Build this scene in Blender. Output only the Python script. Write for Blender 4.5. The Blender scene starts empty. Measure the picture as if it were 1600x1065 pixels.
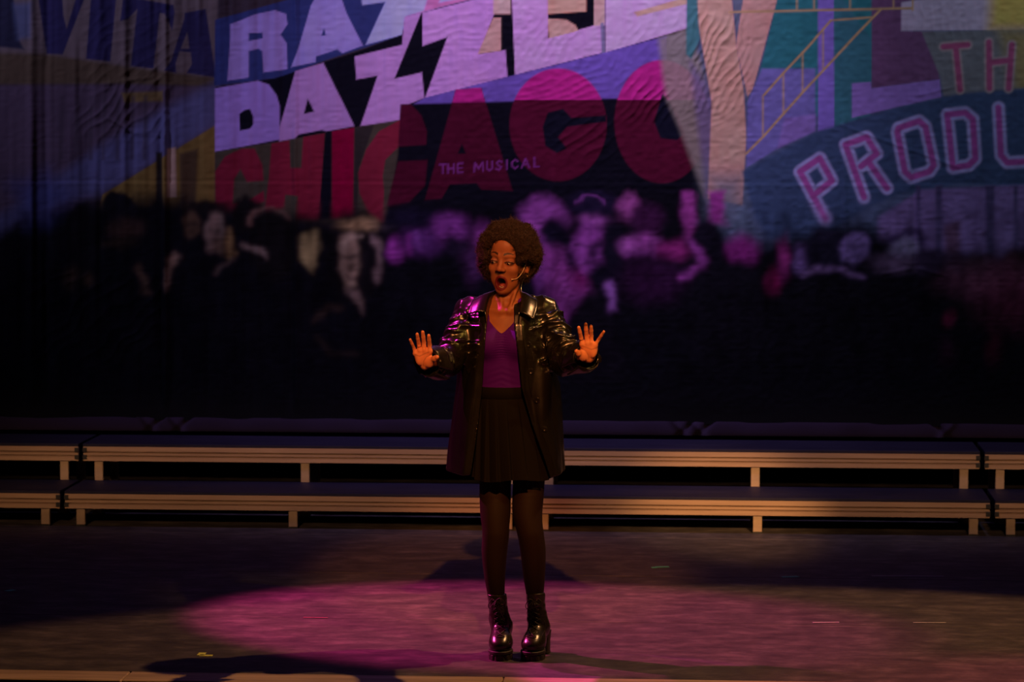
import bpy, bmesh, math, random
import numpy as np
from mathutils import Vector, Matrix
from mathutils.bvhtree import BVHTree

random.seed(7)
RNG = np.random.default_rng(11)
scene = bpy.context.scene
COL = scene.collection
R = math.radians

# ------------------------------------------------------------------ camera
FOCAL = 4400.0                      # focal length in pixels of a 1600 x 1065 frame
YAW, PITCH = R(4.3), math.atan(349.5 / FOCAL)
CAM = np.array([0.8375, -11.1386, 2.156])
cam_data = bpy.data.cameras.new('camera')
cam_data.sensor_width = 36.0
cam_data.lens = FOCAL * 36.0 / 1600.0
cam_data.clip_end = 200
cam_data.dof.use_dof = True
cam_data.dof.focus_distance = 11.2
cam_data.dof.aperture_fstop = 5.6
cam = bpy.data.objects.new('camera', cam_data)
COL.objects.link(cam)
cam.location = CAM.tolist()
cam.rotation_euler = (math.pi / 2 - PITCH, 0, YAW)
scene.camera = cam

# ------------------------------------------------------------------ world, exposure
world = bpy.data.worlds.new('dark_theatre')
scene.world = world
world.use_nodes = True
world.node_tree.nodes['Background'].inputs[0].default_value = (0.30, 0.28, 0.75, 1)
world.node_tree.nodes['Background'].inputs[1].default_value = 0.0022
vs = scene.view_settings
vs.view_transform = 'Standard'
vs.look = 'None'
vs.exposure = 0.0
vs.gamma = 1.0
vs.use_curve_mapping = False
scene.cycles.max_bounces = 5

# ------------------------------------------------------------------ stage lamps
def stage_spot(name, loc, target, color, watts, angle, blend=0.4, size=0.08):
    d = bpy.data.lights.new(name, 'SPOT')
    d.energy = watts
    d.color = color
    d.spot_size = R(angle)
    d.spot_blend = blend
    d.shadow_soft_size = size
    o = bpy.data.objects.new(name, d)
    COL.objects.link(o)
    o.location = loc
    o.rotation_euler = (Vector(target) - Vector(loc)).to_track_quat('-Z', 'Y').to_euler()
    return o

# amber side lamp, high on the right: lights the front of the floor, throws her shadow to the left
stage_spot('amber_side_lamp', (3.35, 1.0, 6.2), (1.1, -1.4, 0.0), (1.0, 0.47, 0.18), 930, 55, 0.14, 0.05)
# warm front-of-house key on her upper body
stage_spot('warm_front_lamp', (0.9, -9.4, 7.1), (0.0, -0.1, 1.28), (1.0, 0.32, 0.080), 4500, 8.8, 0.6, 0.08)
stage_spot('amber_front_lamp', (5.0, -5.5, 6.5), (0.10, 0.0, 1.02), (1.0, 0.58, 0.10), 600, 8.0, 0.8, 0.06)
# magenta pool from the left, and a magenta beam on her right shoulder
stage_spot('magenta_pool_lamp', (-4.4, 1.8, 4.2), (-0.18, 0.78, 0.0), (1.0, 0.065, 0.34), 2700, 22.0, 0.45, 0.04)
stage_spot('magenta_shoulder_lamp', (-2.5, 1.1, 5.0), (-0.25, 0.0, 1.27), (1.0, 0.03, 0.50), 1700, 8.6, 0.4, 0.05)
stage_spot('magenta_side_lamp', (5.2, -1.4, 5.2), (2.1, -0.75, 0.0), (1.0, 0.04, 0.26), 900, 20, 0.7, 0.05)
stage_spot('warm_riser_lamp', (3.2, -9.5, 6.0), (0.85, 3.41, 0.10), (1.0, 0.48, 0.18), 9000, 5.0, 1.0, 0.05)
stage_spot('purple_floor_lamp', (0.3, 2.3, 6.6), (0.0, 2.5, 0.0), (0.46, 0.20, 1.0), 85, 70, 1.0, 0.2)
# cloth wash bars above the backdrop
stage_spot('cloth_lamp_violet', (0.1, 2.3, 6.0), (-0.1, 4.4, 2.9), (0.80, 0.50, 1.0), 520, 58, 1.0, 0.25)
stage_spot('cloth_lamp_blue', (-4.9, 2.3, 5.2), (-1.9, 4.4, 2.3), (0.56, 0.45, 1.0), 280, 58, 1.0, 0.25)
stage_spot('cloth_lamp_cool', (3.0, 2.2, 6.0), (1.9, 4.4, 2.1), (0.62, 0.58, 1.0), 190, 54, 1.0, 0.25)
# long warm batten on the balcony front, a narrow beam along the risers
_b = bpy.data.lights.new('warm_riser_batten', 'AREA')
_b.shape = 'RECTANGLE'
_b.size, _b.size_y = 7.5, 0.2
_b.spread = R(5)
_b.energy = 5.8
_b.color = (1.0, 0.52, 0.25)
_o = bpy.data.objects.new('warm_riser_batten', _b)
COL.objects.link(_o)
_o.location = (0.4, -9.6, 5.6)
_o.rotation_euler = (Vector((0.4, 3.6, 0.30)) - _o.location).to_track_quat('-Z', 'Y').to_euler()

# ------------------------------------------------------------------ measuring helpers
_f = np.array([-math.sin(YAW) * math.cos(PITCH), math.cos(YAW) * math.cos(PITCH), -math.sin(PITCH)])
_r = np.array([math.cos(YAW), math.sin(YAW), 0.0])
_u = np.cross(_r, _f)

def P(px, py, y=0.0):
    """metres of a measured outline point that lies at depth y"""
    d = _f + _r * (px - 800) / FOCAL - _u * (py - 532.5) / FOCAL
    return CAM + d * (y - CAM[1]) / d[1]

def G(px, py, z=0.0):
    """metres of a measured point that lies at height z"""
    d = _f + _r * (px - 800) / FOCAL - _u * (py - 532.5) / FOCAL
    return CAM + d * (z - CAM[2]) / d[2]

# ------------------------------------------------------------------ object helpers
def mesh_obj(name, verts, faces, mat, parent=None, smooth=False, kind=None):
    me = bpy.data.meshes.new(name)
    if isinstance(faces, np.ndarray):
        nf, k = faces.shape
        verts = np.asarray(verts, dtype=np.float32)
        me.vertices.add(len(verts))
        me.vertices.foreach_set('co', verts.ravel())
        me.loops.add(nf * k)
        me.loops.foreach_set('vertex_index', faces.astype(np.int32).ravel())
        me.polygons.add(nf)
        me.polygons.foreach_set('loop_start', np.arange(0, nf * k, k, dtype=np.int32))
        me.update(calc_edges=True)
    else:
        me.from_pydata([tuple(map(float, v)) for v in verts], [], [tuple(map(int, f)) for f in faces])
        me.update()
    if mat:
        me.materials.append(mat)
    if smooth:
        me.polygons.foreach_set('use_smooth', np.ones(len(me.polygons), dtype=bool))
    o = bpy.data.objects.new(name, me)
    COL.objects.link(o)
    if parent:
        o.parent = parent
    if kind:
        o['kind'] = kind
    return o

def bm_obj(name, bm, mat, parent=None, smooth=False):
    me = bpy.data.meshes.new(name)
    bmesh.ops.recalc_face_normals(bm, faces=bm.faces[:])
    bm.to_mesh(me)
    bm.free()
    me.materials.append(mat)
    if smooth:
        me.polygons.foreach_set('use_smooth', np.ones(len(me.polygons), dtype=bool))
    o = bpy.data.objects.new(name, me)
    COL.objects.link(o)
    if parent:
        o.parent = parent
    return o

def tag(o, label, cat, group=None, kind=None):
    if label:
        o['label'] = label
    if cat:
        o['category'] = cat
    if group:
        o['group'] = group
    if kind:
        o['kind'] = kind
    return o

def empty(name, loc=(0, 0, 0)):
    o = bpy.data.objects.new(name, None)
    COL.objects.link(o)
    o.location = loc
    o.empty_display_size = 0.1
    return o

def add_box(bm, x0, x1, y0, y1, z0, z1, bevel=0.0):
    r = bmesh.ops.create_cube(bm, size=1.0)
    vs_ = r['verts']
    for v in vs_:
        v.co = Vector(((x0 + x1) / 2 + v.co.x * (x1 - x0), (y0 + y1) / 2 + v.co.y * (y1 - y0), (z0 + z1) / 2 + v.co.z * (z1 - z0)))
    if bevel > 0:
        es = list({e for v in vs_ for e in v.link_edges})
        bmesh.ops.bevel(bm, geom=es, offset=bevel, segments=1, affect='EDGES')
    return bm

def box_obj(name, dims, mat, parent=None, bevel=0.0):
    bm = bmesh.new()
    add_box(bm, *dims, bevel=bevel)
    return bm_obj(name, bm, mat, parent)

def tube(points, radii, n=8, cap=True):
    """swept tube -> verts, faces"""
    pts = [np.asarray(p, float) for p in points]
    m = len(pts)
    if np.isscalar(radii):
        radii = [radii] * m
    t0 = pts[1] - pts[0]
    t0 = t0 / (np.linalg.norm(t0) + 1e-12)
    ref = np.array([0, 0, 1.0]) if abs(t0[2]) < 0.9 else np.array([1.0, 0, 0])
    nrm = np.cross(t0, ref)
    nrm /= np.linalg.norm(nrm)
    V, Fc = [], []
    for i in range(m):
        a, b = pts[max(i - 1, 0)], pts[min(i + 1, m - 1)]
        t = (b - a) / (np.linalg.norm(b - a) + 1e-12)
        nrm = nrm - t * (nrm @ t)
        nrm /= np.linalg.norm(nrm) + 1e-12
        bn = np.cross(t, nrm)
        for k in range(n):
            q = 2 * math.pi * k / n
            V.append(pts[i] + radii[i] * (math.cos(q) * nrm + math.sin(q) * bn))
    for i in range(m - 1):
        for k in range(n):
            k2 = (k + 1) % n
            Fc.append((i * n + k, i * n + k2, (i + 1) * n + k2, (i + 1) * n + k))
    if cap:
        Fc.append(tuple(range(n))[::-1])
        Fc.append(tuple((m - 1) * n + k for k in range(n)))
    return V, Fc

def tubes_obj(name, list_of, mat, parent=None, n=6):
    V, Fc = [], []
    for pts, rad in list_of:
        v, f = tube(pts, rad, n)
        o = len(V)
        V += v
        Fc += [tuple(i + o for i in q) for q in f]
    return mesh_obj(name, V, Fc, mat, parent, smooth=True)

def catmull(pts, per=6, closed=False):
    pts = [np.asarray(p, float) for p in pts]
    out = []
    n = len(pts)
    rng = range(n if closed else n - 1)
    for i in rng:
        if closed:
            p0, p1, p2, p3 = pts[(i - 1) % n], pts[i], pts[(i + 1) % n], pts[(i + 2) % n]
        else:
            p0, p1, p2, p3 = pts[max(i - 1, 0)], pts[i], pts[i + 1], pts[min(i + 2, n - 1)]
        for k in range(per):
            t = k / per
            out.append(0.5 * (2 * p1 + (p2 - p0) * t + (2 * p0 - 5 * p1 + 4 * p2 - p3) * t * t + (3 * p1 - p0 - 3 * p2 + p3) * t ** 3))
    if not closed:
        out.append(pts[-1])
    return out

# ------------------------------------------------------------------ noise
def vnoise(x, y, z, seed=0):
    """smooth value noise in [-1, 1], arrays in, array out"""
    x, y, z = np.broadcast_arrays(np.asarray(x, np.float32), np.asarray(y, np.float32), np.asarray(z, np.float32))
    xi, yi, zi = np.floor(x).astype(np.int64), np.floor(y).astype(np.int64), np.floor(z).astype(np.int64)
    fx, fy, fz = x - xi, y - yi, z - zi
    fx, fy, fz = (t * t * (3 - 2 * t) for t in (fx, fy, fz))
    def h(a, b, c):
        n = (a * 73856093) ^ (b * 19349663) ^ (c * 83492791) ^ (seed * 2654435 + 97)
        n = (n ^ (n >> 13)) * 1274126177
        n = n ^ (n >> 16)
        return ((n & 0xffff).astype(np.float32) / 32767.5) - 1.0
    r = 0
    for dx in (0, 1):
        wx = fx if dx else 1 - fx
        for dy in (0, 1):
            wy = fy if dy else 1 - fy
            for dz in (0, 1):
                wz = fz if dz else 1 - fz
                r = r + h(xi + dx, yi + dy, zi + dz) * wx * wy * wz
    return r

def lin(c):
    c = np.asarray(c, float) / 255.0
    return np.where(c <= 0.04045, c / 12.92, ((c + 0.055) / 1.055) ** 2.4)

def sstep(a, b, x):
    t = np.clip((x - a) / (b - a), 0, 1)
    return t * t * (3 - 2 * t)

# ------------------------------------------------------------------ materials
def mat_new(name, color=(0.5, 0.5, 0.5), rough=0.5, metal=0.0, spec=0.5, attr=None, coat=0.0, sheen=0.0, sss=0.0):
    m = bpy.data.materials.new(name)
    m.use_nodes = True
    nt = m.node_tree
    b = nt.nodes['Principled BSDF']
    b.inputs['Base Color'].default_value = (*color, 1)
    b.inputs['Roughness'].default_value = rough
    b.inputs['Metallic'].default_value = metal
    b.inputs['Specular IOR Level'].default_value = spec
    b.inputs['Coat Weight'].default_value = coat
    b.inputs['Sheen Weight'].default_value = sheen
    if sss:
        b.inputs['Subsurface Weight'].default_value = sss
        b.inputs['Subsurface Radius'].default_value = (0.008, 0.003, 0.002)
    if attr:
        a = nt.nodes.new('ShaderNodeVertexColor')
        a.layer_name = attr
        nt.links.new(a.outputs['Color'], b.inputs['Base Color'])
    return m

def noise_node(m, scale, detail=4, rough=0.6, stretch=(1, 1, 1)):
    nt = m.node_tree
    tc = nt.nodes.new('ShaderNodeTexCoord')
    mp = nt.nodes.new('ShaderNodeMapping')
    mp.inputs['Scale'].default_value = stretch
    nz = nt.nodes.new('ShaderNodeTexNoise')
    nz.inputs['Scale'].default_value = scale
    nz.inputs['Detail'].default_value = detail
    nz.inputs['Roughness'].default_value = rough
    nt.links.new(tc.outputs['Object'], mp.inputs['Vector'])
    nt.links.new(mp.outputs['Vector'], nz.inputs['Vector'])
    return nz

def mat_bump(m, scale, strength, dist=0.002, detail=4, stretch=(1, 1, 1)):
    nt = m.node_tree
    nz = noise_node(m, scale, detail, 0.6, stretch)
    bp = nt.nodes.new('ShaderNodeBump')
    bp.inputs['Strength'].default_value = strength
    bp.inputs['Distance'].default_value = dist
    nt.links.new(nz.outputs['Fac'], bp.inputs['Height'])
    nt.links.new(bp.outputs['Normal'], nt.nodes['Principled BSDF'].inputs['Normal'])
    return m

def mat_ramp(m, scale, stops, detail=5, stretch=(1, 1, 1), target='Base Color', rough=0.65):
    nt = m.node_tree
    nz = noise_node(m, scale, detail, rough, stretch)
    cr = nt.nodes.new('ShaderNodeValToRGB')
    el = cr.color_ramp.elements
    while len(el) < len(stops):
        el.new(0.5)
    for e, (p, c) in zip(el, stops):
        e.position = p
        e.color = (*c, 1) if len(c) == 3 else c
    nt.links.new(nz.outputs['Fac'], cr.inputs['Fac'])
    nt.links.new(cr.outputs['Color'], nt.nodes['Principled BSDF'].inputs[target])
    return m

M = {}
M['floor'] = mat_bump(mat_ramp(mat_new('worn_stage_floor', rough=0.6, spec=0.18), 7.0,
              [(0.32, (0.038, 0.034, 0.036)), (0.50, (0.075, 0.066, 0.064)), (0.70, (0.15, 0.13, 0.12))], 10, (0.8, 1.35, 1), rough=0.70), 40, 0.3, 0.002, 6, (0.5, 1.6, 1))
M['floor_under'] = mat_new('dark_subfloor', (0.006, 0.005, 0.006), 0.9)
M['edge_wood'] = mat_ramp(mat_new('stage_edge_wood', rough=0.5), 2.2, [(0.38, (0.34, 0.24, 0.15)), (0.6, (0.62, 0.46, 0.30))], 6, (0.6, 8, 8))
M['deck'] = mat_bump(mat_ramp(mat_new('dark_riser_deck', rough=0.55, spec=0.12), 2.5, [(0.3, (0.012, 0.012, 0.030)), (0.7, (0.022, 0.022, 0.050))], 6, (1, 5, 1)), 60, 0.2, 0.001)
M['rail'] = mat_ramp(mat_new('tan_riser_rail', rough=0.5, spec=0.4), 1.7, [(0.25, (0.28, 0.185, 0.12)), (0.55, (0.38, 0.26, 0.17)), (0.8, (0.46, 0.32, 0.22))], 7, (1, 1, 14))
M['leg'] = mat_ramp(mat_new('tan_riser_leg', rough=0.6), 9, [(0.3, (0.30, 0.22, 0.15)), (0.8, (0.42, 0.31, 0.21))], 5, (1, 1, 3))
M['black'] = mat_new('black_metal', (0.008, 0.008, 0.009), 0.5)
M['hem'] = mat_bump(mat_new('backdrop_hem_cloth', (0.032, 0.025, 0.055), 0.9, spec=0.03), 90, 0.15, 0.002)
# ------------------------------------------------------------------ stage floor
floor = empty('floor')
tag(floor, None, None, kind='structure')
box_obj('subfloor', (-10.9, 10.9, -0.47, 6.2, -0.25, -0.016), M['floor_under'], floor)
ROWS = [(-0.42, 0.797), (0.80, 2.017), (2.02, 3.237), (3.24, 4.457), (4.46, 5.677)]
pm = bpy.data.meshes.new('floor_panel')
bm = bmesh.new()
add_box(bm, 0, 7.317, 0, 1.212, -0.015, 0.0, bevel=0.002)
bmesh.ops.recalc_face_normals(bm, faces=bm.faces[:])
bm.to_mesh(pm)
bm.free()
pm.materials.append(M['floor'])
for i, (y0, y1) in enumerate(ROWS):
    for x0 in (-10.98, -3.66, 3.66):
        o = bpy.data.objects.new('floor_panel', pm)
        COL.objects.link(o)
        o.parent = floor
        o.location = (x0, y0, RNG.uniform(-0.0006, 0.0006))

# stage front: wooden nosing boards with a dark riser below them
nosing = empty('trim_1')
tag(nosing, None, None, kind='structure')
xs = np.arange(-7.3, 7.31, 1.46)
for k in range(len(xs) - 1):
    box_obj('nosing_board', (xs[k] + 0.002, xs[k + 1] - 0.002, -0.60, -0.424, -0.04, 0.001), M['edge_wood'], nosing, 0.004)
tag(box_obj('wall_stage_front', (-7.3, 7.3, -0.55, -0.475, -1.1, -0.045), M['floor_under']), None, None, kind='structure')
tag(box_obj('wall_back', (-8.0, 8.0, 6.3, 6.45, -0.25, 7.5), M['floor_under']), None, None, kind='structure')

# ------------------------------------------------------------------ risers: two tiers of platforms
RAIL_PROFILE = [(0, 0), (0.0, 0.026), (0.016, 0.027), (0.016, 0.034), (0.002, 0.035), (0.002, 0.047), (0.016, 0.048), (0.016, 0.055), (0.0, 0.056), (0.0, 0.078)]

def rail_mesh(x0, x1, yf, ztop, sign=1, depth=0.03):
    """ribbed rail: profile points are (recess, drop below the top)"""
    pr = [(yf + sign * a, ztop - b) for a, b in RAIL_PROFILE] + [(yf + sign * depth, ztop - 0.078), (yf + sign * depth, ztop)]
    n = len(pr)
    V = [(x0, y, z) for y, z in pr] + [(x1, y, z) for y, z in pr]
    Fc = [(i, (i + 1) % n, n + (i + 1) % n, n + i) for i in range(n)] + [tuple(range(n)), tuple(range(n, 2 * n))[::-1]]
    return V, Fc

def riser(x0, x1, yf, ztop, zleg, label, mid=None, group='choir riser platforms'):
    t = empty('riser_platform', (0, 0, 0))
    depth = 0.445
    box_obj('deck', (x0, x1, yf + 0.001, yf + depth, ztop - 0.004, ztop + 0.012), M['deck'], t, 0.002)
    zt = ztop - 0.004
    v, f = rail_mesh(x0 + 0.002, x1 - 0.002, yf, zt)
    mesh_obj('front_rail', v, f, M['rail'], t)
    v, f = rail_mesh(x0 + 0.002, x1 - 0.002, yf + depth, zt, -1)
    mesh_obj('rear_rail', v, f, M['rail'], t)
    for xs_ in (x0 + 0.002, x1 - 0.032):
        box_obj('side_rail', (xs_, xs_ + 0.03, yf + 0.03, yf + depth - 0.03, zt - 0.078, zt), M['black'], t)
    mid = (x0 + x1) / 2 if mid is None else mid
    for xl in (x0 + 0.083, mid, x1 - 0.083):
        for yl in (yf + 0.012, yf + depth - 0.05):
            lg = box_obj('leg', (xl - 0.0235, xl + 0.0235, yl, yl + 0.032, zleg + 0.008, zt - 0.078), M['leg'], t, 0.003)
            box_obj('foot_pad', (xl - 0.025, xl + 0.025, yl - 0.001, yl + 0.034, zleg, zleg + 0.009), M['black'], lg)
    # coupling plates at both ends
    for xc in (x0, x1):
        s = 1 if xc == x0 else -1
        bmc = bmesh.new()
        a, b = sorted((xc - s * 0.002, xc + s * 0.022))
        add_box(bmc, a, b, yf - 0.004, yf + 0.002, zt - 0.030, zt - 0.006, 0.001)
        add_box(bmc, a, b, yf - 0.004, yf + 0.002, zt - 0.070, zt - 0.046, 0.001)
        bm_obj('coupling_plate', bmc, M['black'], t)
    tag(t, label, 'riser', group)
    return t

LOW, UP = 0.178, 0.376
YL, YU = 3.41, 3.86
J_LOW = [-5.07, -2.640, -0.185, 2.228, 4.66]
J_UP = [-5.08, -2.642, -0.187, 2.214, 4.65]
names = ['cut off by the left edge of the photo', 'directly left of the performer', 'directly right of the performer', 'cut off by the right edge of the photo']
for tier, (J, yf, zt, word) in enumerate(((J_LOW, YL, LOW, 'front lower'), (J_UP, YU, UP, 'rear upper'))):
    for k in range(4):
        riser(J[k] + 0.012, J[k + 1] - 0.012, yf, zt, 0.0, f'{word} tan-railed riser platform {names[k]}')
# ------------------------------------------------------------------ painted backdrop
YB = 4.40
# artwork layout on the cloth: metres (X, Z) -> units of the artwork
ART = np.array([[276.01802, -4.0400522, 892.57883], [-0.87235176, -282.42954, 789.9256], [-0.0047669495, -0.0050500653, 1.0]])

def axis(parts):
    out = []
    for a, b, s in parts:
        n = max(1, int(round((b - a) / s)))
        out += list(np.linspace(a, b, n, endpoint=False))
    return np.array(out + [parts[-1][1]])
ax_x = axis([(-6.6, -3.45, 0.06), (-3.45, 2.72, 0.0074), (2.72, 6.0, 0.06)])
ax_z = axis([(0.462, 2.95, 0.0074), (2.95, 5.2, 0.05)])
CX, CZ = np.meshgrid(ax_x, ax_z, indexing='xy')
_w = ART[2, 0] * CX + ART[2, 1] * CZ + 1.0
U = ((ART[0, 0] * CX + ART[0, 1] * CZ + ART[0, 2]) / _w).astype(np.float32)
V = ((ART[1, 0] * CX + ART[1, 1] * CZ + ART[1, 2]) / _w).astype(np.float32)
INK = np.zeros(U.shape + (3,), np.float32)

LAMP = np.array([0.36, 0.28, 0.52])     # what a white cloth shows under the wash lamps
def ink(c):
    return (lin(c) / LAMP).astype(np.float32)

def _box(pts, pad):
    p = np.asarray(pts, float)
    u0, v0 = p.min(0) - pad
    u1, v1 = p.max(0) + pad
    rows = np.where((V > v0).any(1) & (V < v1).any(1))[0]
    cols = np.where((U > u0).any(0) & (U < u1).any(0))[0]
    if len(rows) == 0 or len(cols) == 0:
        return None
    return slice(rows[0], rows[-1] + 1), slice(cols[0], cols[-1] + 1)

def sd_poly(u, v, pts):
    p = np.asarray(pts, float)
    d = np.full(u.shape, 1e9, np.float32)
    s = np.ones(u.shape, np.float32)
    n = len(p)
    j = n - 1
    for i in range(n):
        e = p[j] - p[i]
        wu, wv = u - p[i, 0], v - p[i, 1]
        t = np.clip((wu * e[0] + wv * e[1]) / (e @ e + 1e-9), 0, 1)
        d = np.minimum(d, (wu - e[0] * t) ** 2 + (wv - e[1] * t) ** 2)
        c1, c2, c3 = v >= p[i, 1], v < p[j, 1], (e[0] * wv) > (e[1] * wu)
        flip = (c1 & c2 & c3) | (~c1 & ~c2 & ~c3)
        s = np.where(flip, -s, s)
        j = i
    return s * np.sqrt(d)

def sd_line(u, v, pts):
    p = np.asarray(pts, float)
    d = np.full(u.shape, 1e9, np.float32)
    for i in range(len(p) - 1):
        e = p[i + 1] - p[i]
        wu, wv = u - p[i, 0], v - p[i, 1]
        t = np.clip((wu * e[0] + wv * e[1]) / (e @ e + 1e-9), 0, 1)
        d = np.minimum(d, (wu - e[0] * t) ** 2 + (wv - e[1] * t) ** 2)
    return np.sqrt(d)

CS = 1.0                                # looser edges for the crowd
def put(sl, a, c):
    INK[sl] = INK[sl] * (1 - a[..., None]) + ink(c) * a[..., None]

def poly(pts, c, soft=2.5, alpha=1.0, hole=None):
    soft = soft * CS
    b = _box(pts, soft + 2)
    if b is None:
        return
    u, v = U[b], V[b]
    sd = sd_poly(u, v, pts)
    if hole is not None:
        sd = np.maximum(sd, -sd_poly(u, v, hole))
    put(b, alpha * sstep(soft * 0.5, -soft * 0.5, sd), c)

def line(pts, w, c, soft=2.5, alpha=1.0):
    soft = soft * CS
    b = _box(pts, w / 2 + soft + 2)
    if b is None:
        return
    put(b, alpha * sstep(soft * 0.5, -soft * 0.5, sd_line(U[b], V[b], pts) - w / 2), c)

def oval(cx, cy, rx, ry, c, soft=6, alpha=1.0, vmin=None, vmax=None):
    soft = soft * CS
    b = _box([(cx - rx, cy - ry), (cx + rx, cy + ry)], soft + 2)
    if b is None:
        return
    u, v = U[b], V[b]
    k = np.sqrt(((u - cx) / rx) ** 2 + ((v - cy) / ry) ** 2)
    sd = (k - 1) * min(rx, ry)
    a = alpha * sstep(soft * 0.5, -soft * 0.5, sd)
    if vmin is not None:
        a = a * (v > vmin)
    if vmax is not None:
        a = a * (v <= vmax)
    put(b, a, c)

# --- ground colours
INK[:] = ink((46, 36, 52))
poly([(-1200, -900), (1000, -900), (1000, -40), (-1200, -40)], (52, 42, 66), 60)
poly([(1000, -900), (2600, -900), (2600, 700), (1000, 700)], (58, 66, 104), 40)
poly([(-900, -120), (345, -120), (337, 122), (-900, 60)], (78, 64, 78), 6)
poly([(-900, 62), (70, 84), (230, 108), (337, 122), (337, 136), (200, 132), (-900, 140)], (62, 48, 46), 10)
poly([(-900, 138), (200, 132), (337, 136), (337, 200), (100, 330), (-900, 420)], (60, 46, 70), 8)
poly([(190, 145), (255, 142), (255, 158), (195, 160)], (78, 60, 46), 6)
poly([(340, 128), (258, 168), (150, 232), (60, 300), (-60, 372), (-60, 420), (50, 332), (165, 300), (340, 195)], (66, 62, 108), 24)
poly([(160, 304), (336, 196), (336, 345), (150, 345)], (92, 70, 44), 4)
poly([(262, 232), (275, 230), (276, 308), (262, 308)], (128, 100, 104), 4)
poly([(244, 238), (254, 238), (254, 330), (244, 330)], (30, 24, 28), 5)
poly([(280, 240), (310, 232), (306, 320), (282, 320)], (58, 42, 36), 8)
for u0 in (95, 118, 140, 160, 182, 205, 225):
    poly([(u0, 150), (u0 + 6, 150), (u0 + 4, 250), (u0 - 2, 250)], (48, 38, 56), 6, 0.6)

# --- navy serif letters  E V I T A
NV = (33, 28, 66)
poly([(-70, -40), (16, -30), (22, 2), (28, 36), (30, 62), (38, 77), (-80, 66)], (30, 28, 52), 6)
poly([(20, 6), (50, 4), (48, 58), (28, 62)], (58, 62, 104), 14, 0.8)
poly([(56, -30), (95, -30), (99, 25), (104, 45), (126, -30), (142, -30), (98, 85), (72, 84)], NV, 3)
poly([(144, -30), (184, -30), (172, 96), (134, 92)], NV, 3)
poly([(215, 6), (251, 8), (240, 107), (204, 103)], NV, 3)
poly([(193, -6), (272, 8), (274, 20), (270, 48), (259, 22), (214, 14), (200, 30), (188, 33)], NV, 3)
poly([(289, 20), (322, 14), (338, 121), (292, 114), (300, 100), (298, 82), (281, 80), (275, 100), (276, 114), (258, 110), (268, 95), (288, 30)],
     NV, 3, hole=[(293, 50), (296, 76), (283, 76)])

# --- RAZZLE on blue
poly([(337, 31), (455, -2), (740, -85), (745, 10), (628, 55), (500, 97), (440, 121), (335, 134)], (37, 42, 98), 2.5)
LR = (122, 100, 178)  # letter tones shift along the word: lamp tint put into the ink
poly([(360, 38), (400, 22), (430, 16), (447, 22), (449, 38), (438, 54), (448, 68), (449, 108), (412, 113), (410, 80), (404, 76), (389, 80), (389, 121), (356, 126), (360, 60)],
     LR, 2.5, hole=[(389, 52), (410, 51), (411, 60), (389, 64)])
poly([(486, 8), (505, -24), (525, -28), (541, 20), (567, 71), (535, 83), (527, 77), (494, 88), (493, 97), (455, 105), (465, 80)],
     (122, 106, 186), 2.5, hole=[(506, 43), (509, 55), (502, 56)])
poly([(565, 2), (566, -40), (740, -84), (745, -2), (680, 14), (634, 26), (630, 54), (571, 70), (602, 3), (566, 8)], (132, 130, 206), 3)
poly([(634, 26), (662, 17), (676, -30), (704, -36), (686, 4), (745, -8), (744, -2), (680, 14)], (160, 78, 140), 5, 0.85)
line([(680, 15), (746, -2)], 3, (40, 28, 70), 3)

# --- DAZZLE on black
BK = (10, 9, 22)
poly([(337, 136), (430, 122), (506, 97), (560, 80), (628, 54), (633, 27), (745, -2), (1080, -95), (1078, 48), (1030, 60), (946, 83), (805, 118), (664, 153), (640, 165), (556, 199), (430, 222), (337, 237)], BK, 2.5)
LD = (146, 104, 176)  # letters step lighter to the right: wash-lamp gradation painted into the ink
poly([(336, 138), (403, 126), (420, 132), (432, 148), (437, 165), (437, 218), (336, 237)], (122, 94, 178), 2.5,
     hole=[(374, 178), (382, 172), (391, 170), (396, 182), (396, 194), (391, 201), (375, 204)])
poly([(462, 111), (505, 98), (554, 197), (510, 205), (503, 203), (467, 210), (462, 216), (436, 222), (437, 198)], (136, 98, 168), 2.5, hole=[(481, 154), (491, 174), (475, 178)])
poly([(554, 88), (628, 70), (632, 26), (658, 20), (616, 123), (659, 113), (663, 153), (640, 162), (626, 188), (563, 197), (590, 118), (557, 124)], LD, 2.5)
poly([(660, 20), (746, -2), (790, -14), (771, 25), (748, 85), (790, 78), (793, 120), (664, 153), (699, 58), (660, 72)], (152, 108, 184), 2.5)
poly([(747, 84), (771, 28), (783, 28), (783, 79)], (170, 122, 130), 3)
poly([(772, -70), (798, -78), (798, 22), (771, 22)], (172, 128, 140), 2.5)
poly([(797, -80), (856, -96), (856, 60), (928, 40), (942, 40), (942, 82), (805, 117)], (162, 118, 190), 2.5)
poly([(856, -96), (916, -110), (916, 18), (856, 22)], (186, 122, 120), 2.5)
poly([(856, 29), (885, 31), (899, 39), (904, 48), (858, 60)], (172, 122, 126), 2.5)
poly([(928, -110), (945, -114), (945, 40), (928, 41)], (158, 124, 136), 2.5)
poly([(946, -115), (1082, -150), (1075, 44), (946, 82)], (166, 126, 200), 2.5)
poly([(990, 19), (1076, -6), (1076, 6), (996, 26)], (184, 122, 122), 4)
line([(941, 38), (943, 82)], 6, (92, 86, 130), 4)
poly([(663, 153), (805, 117), (946, 82), (1042, 56), (1042, 156), (640, 166)], (84, 64, 152), 2.5)

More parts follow.
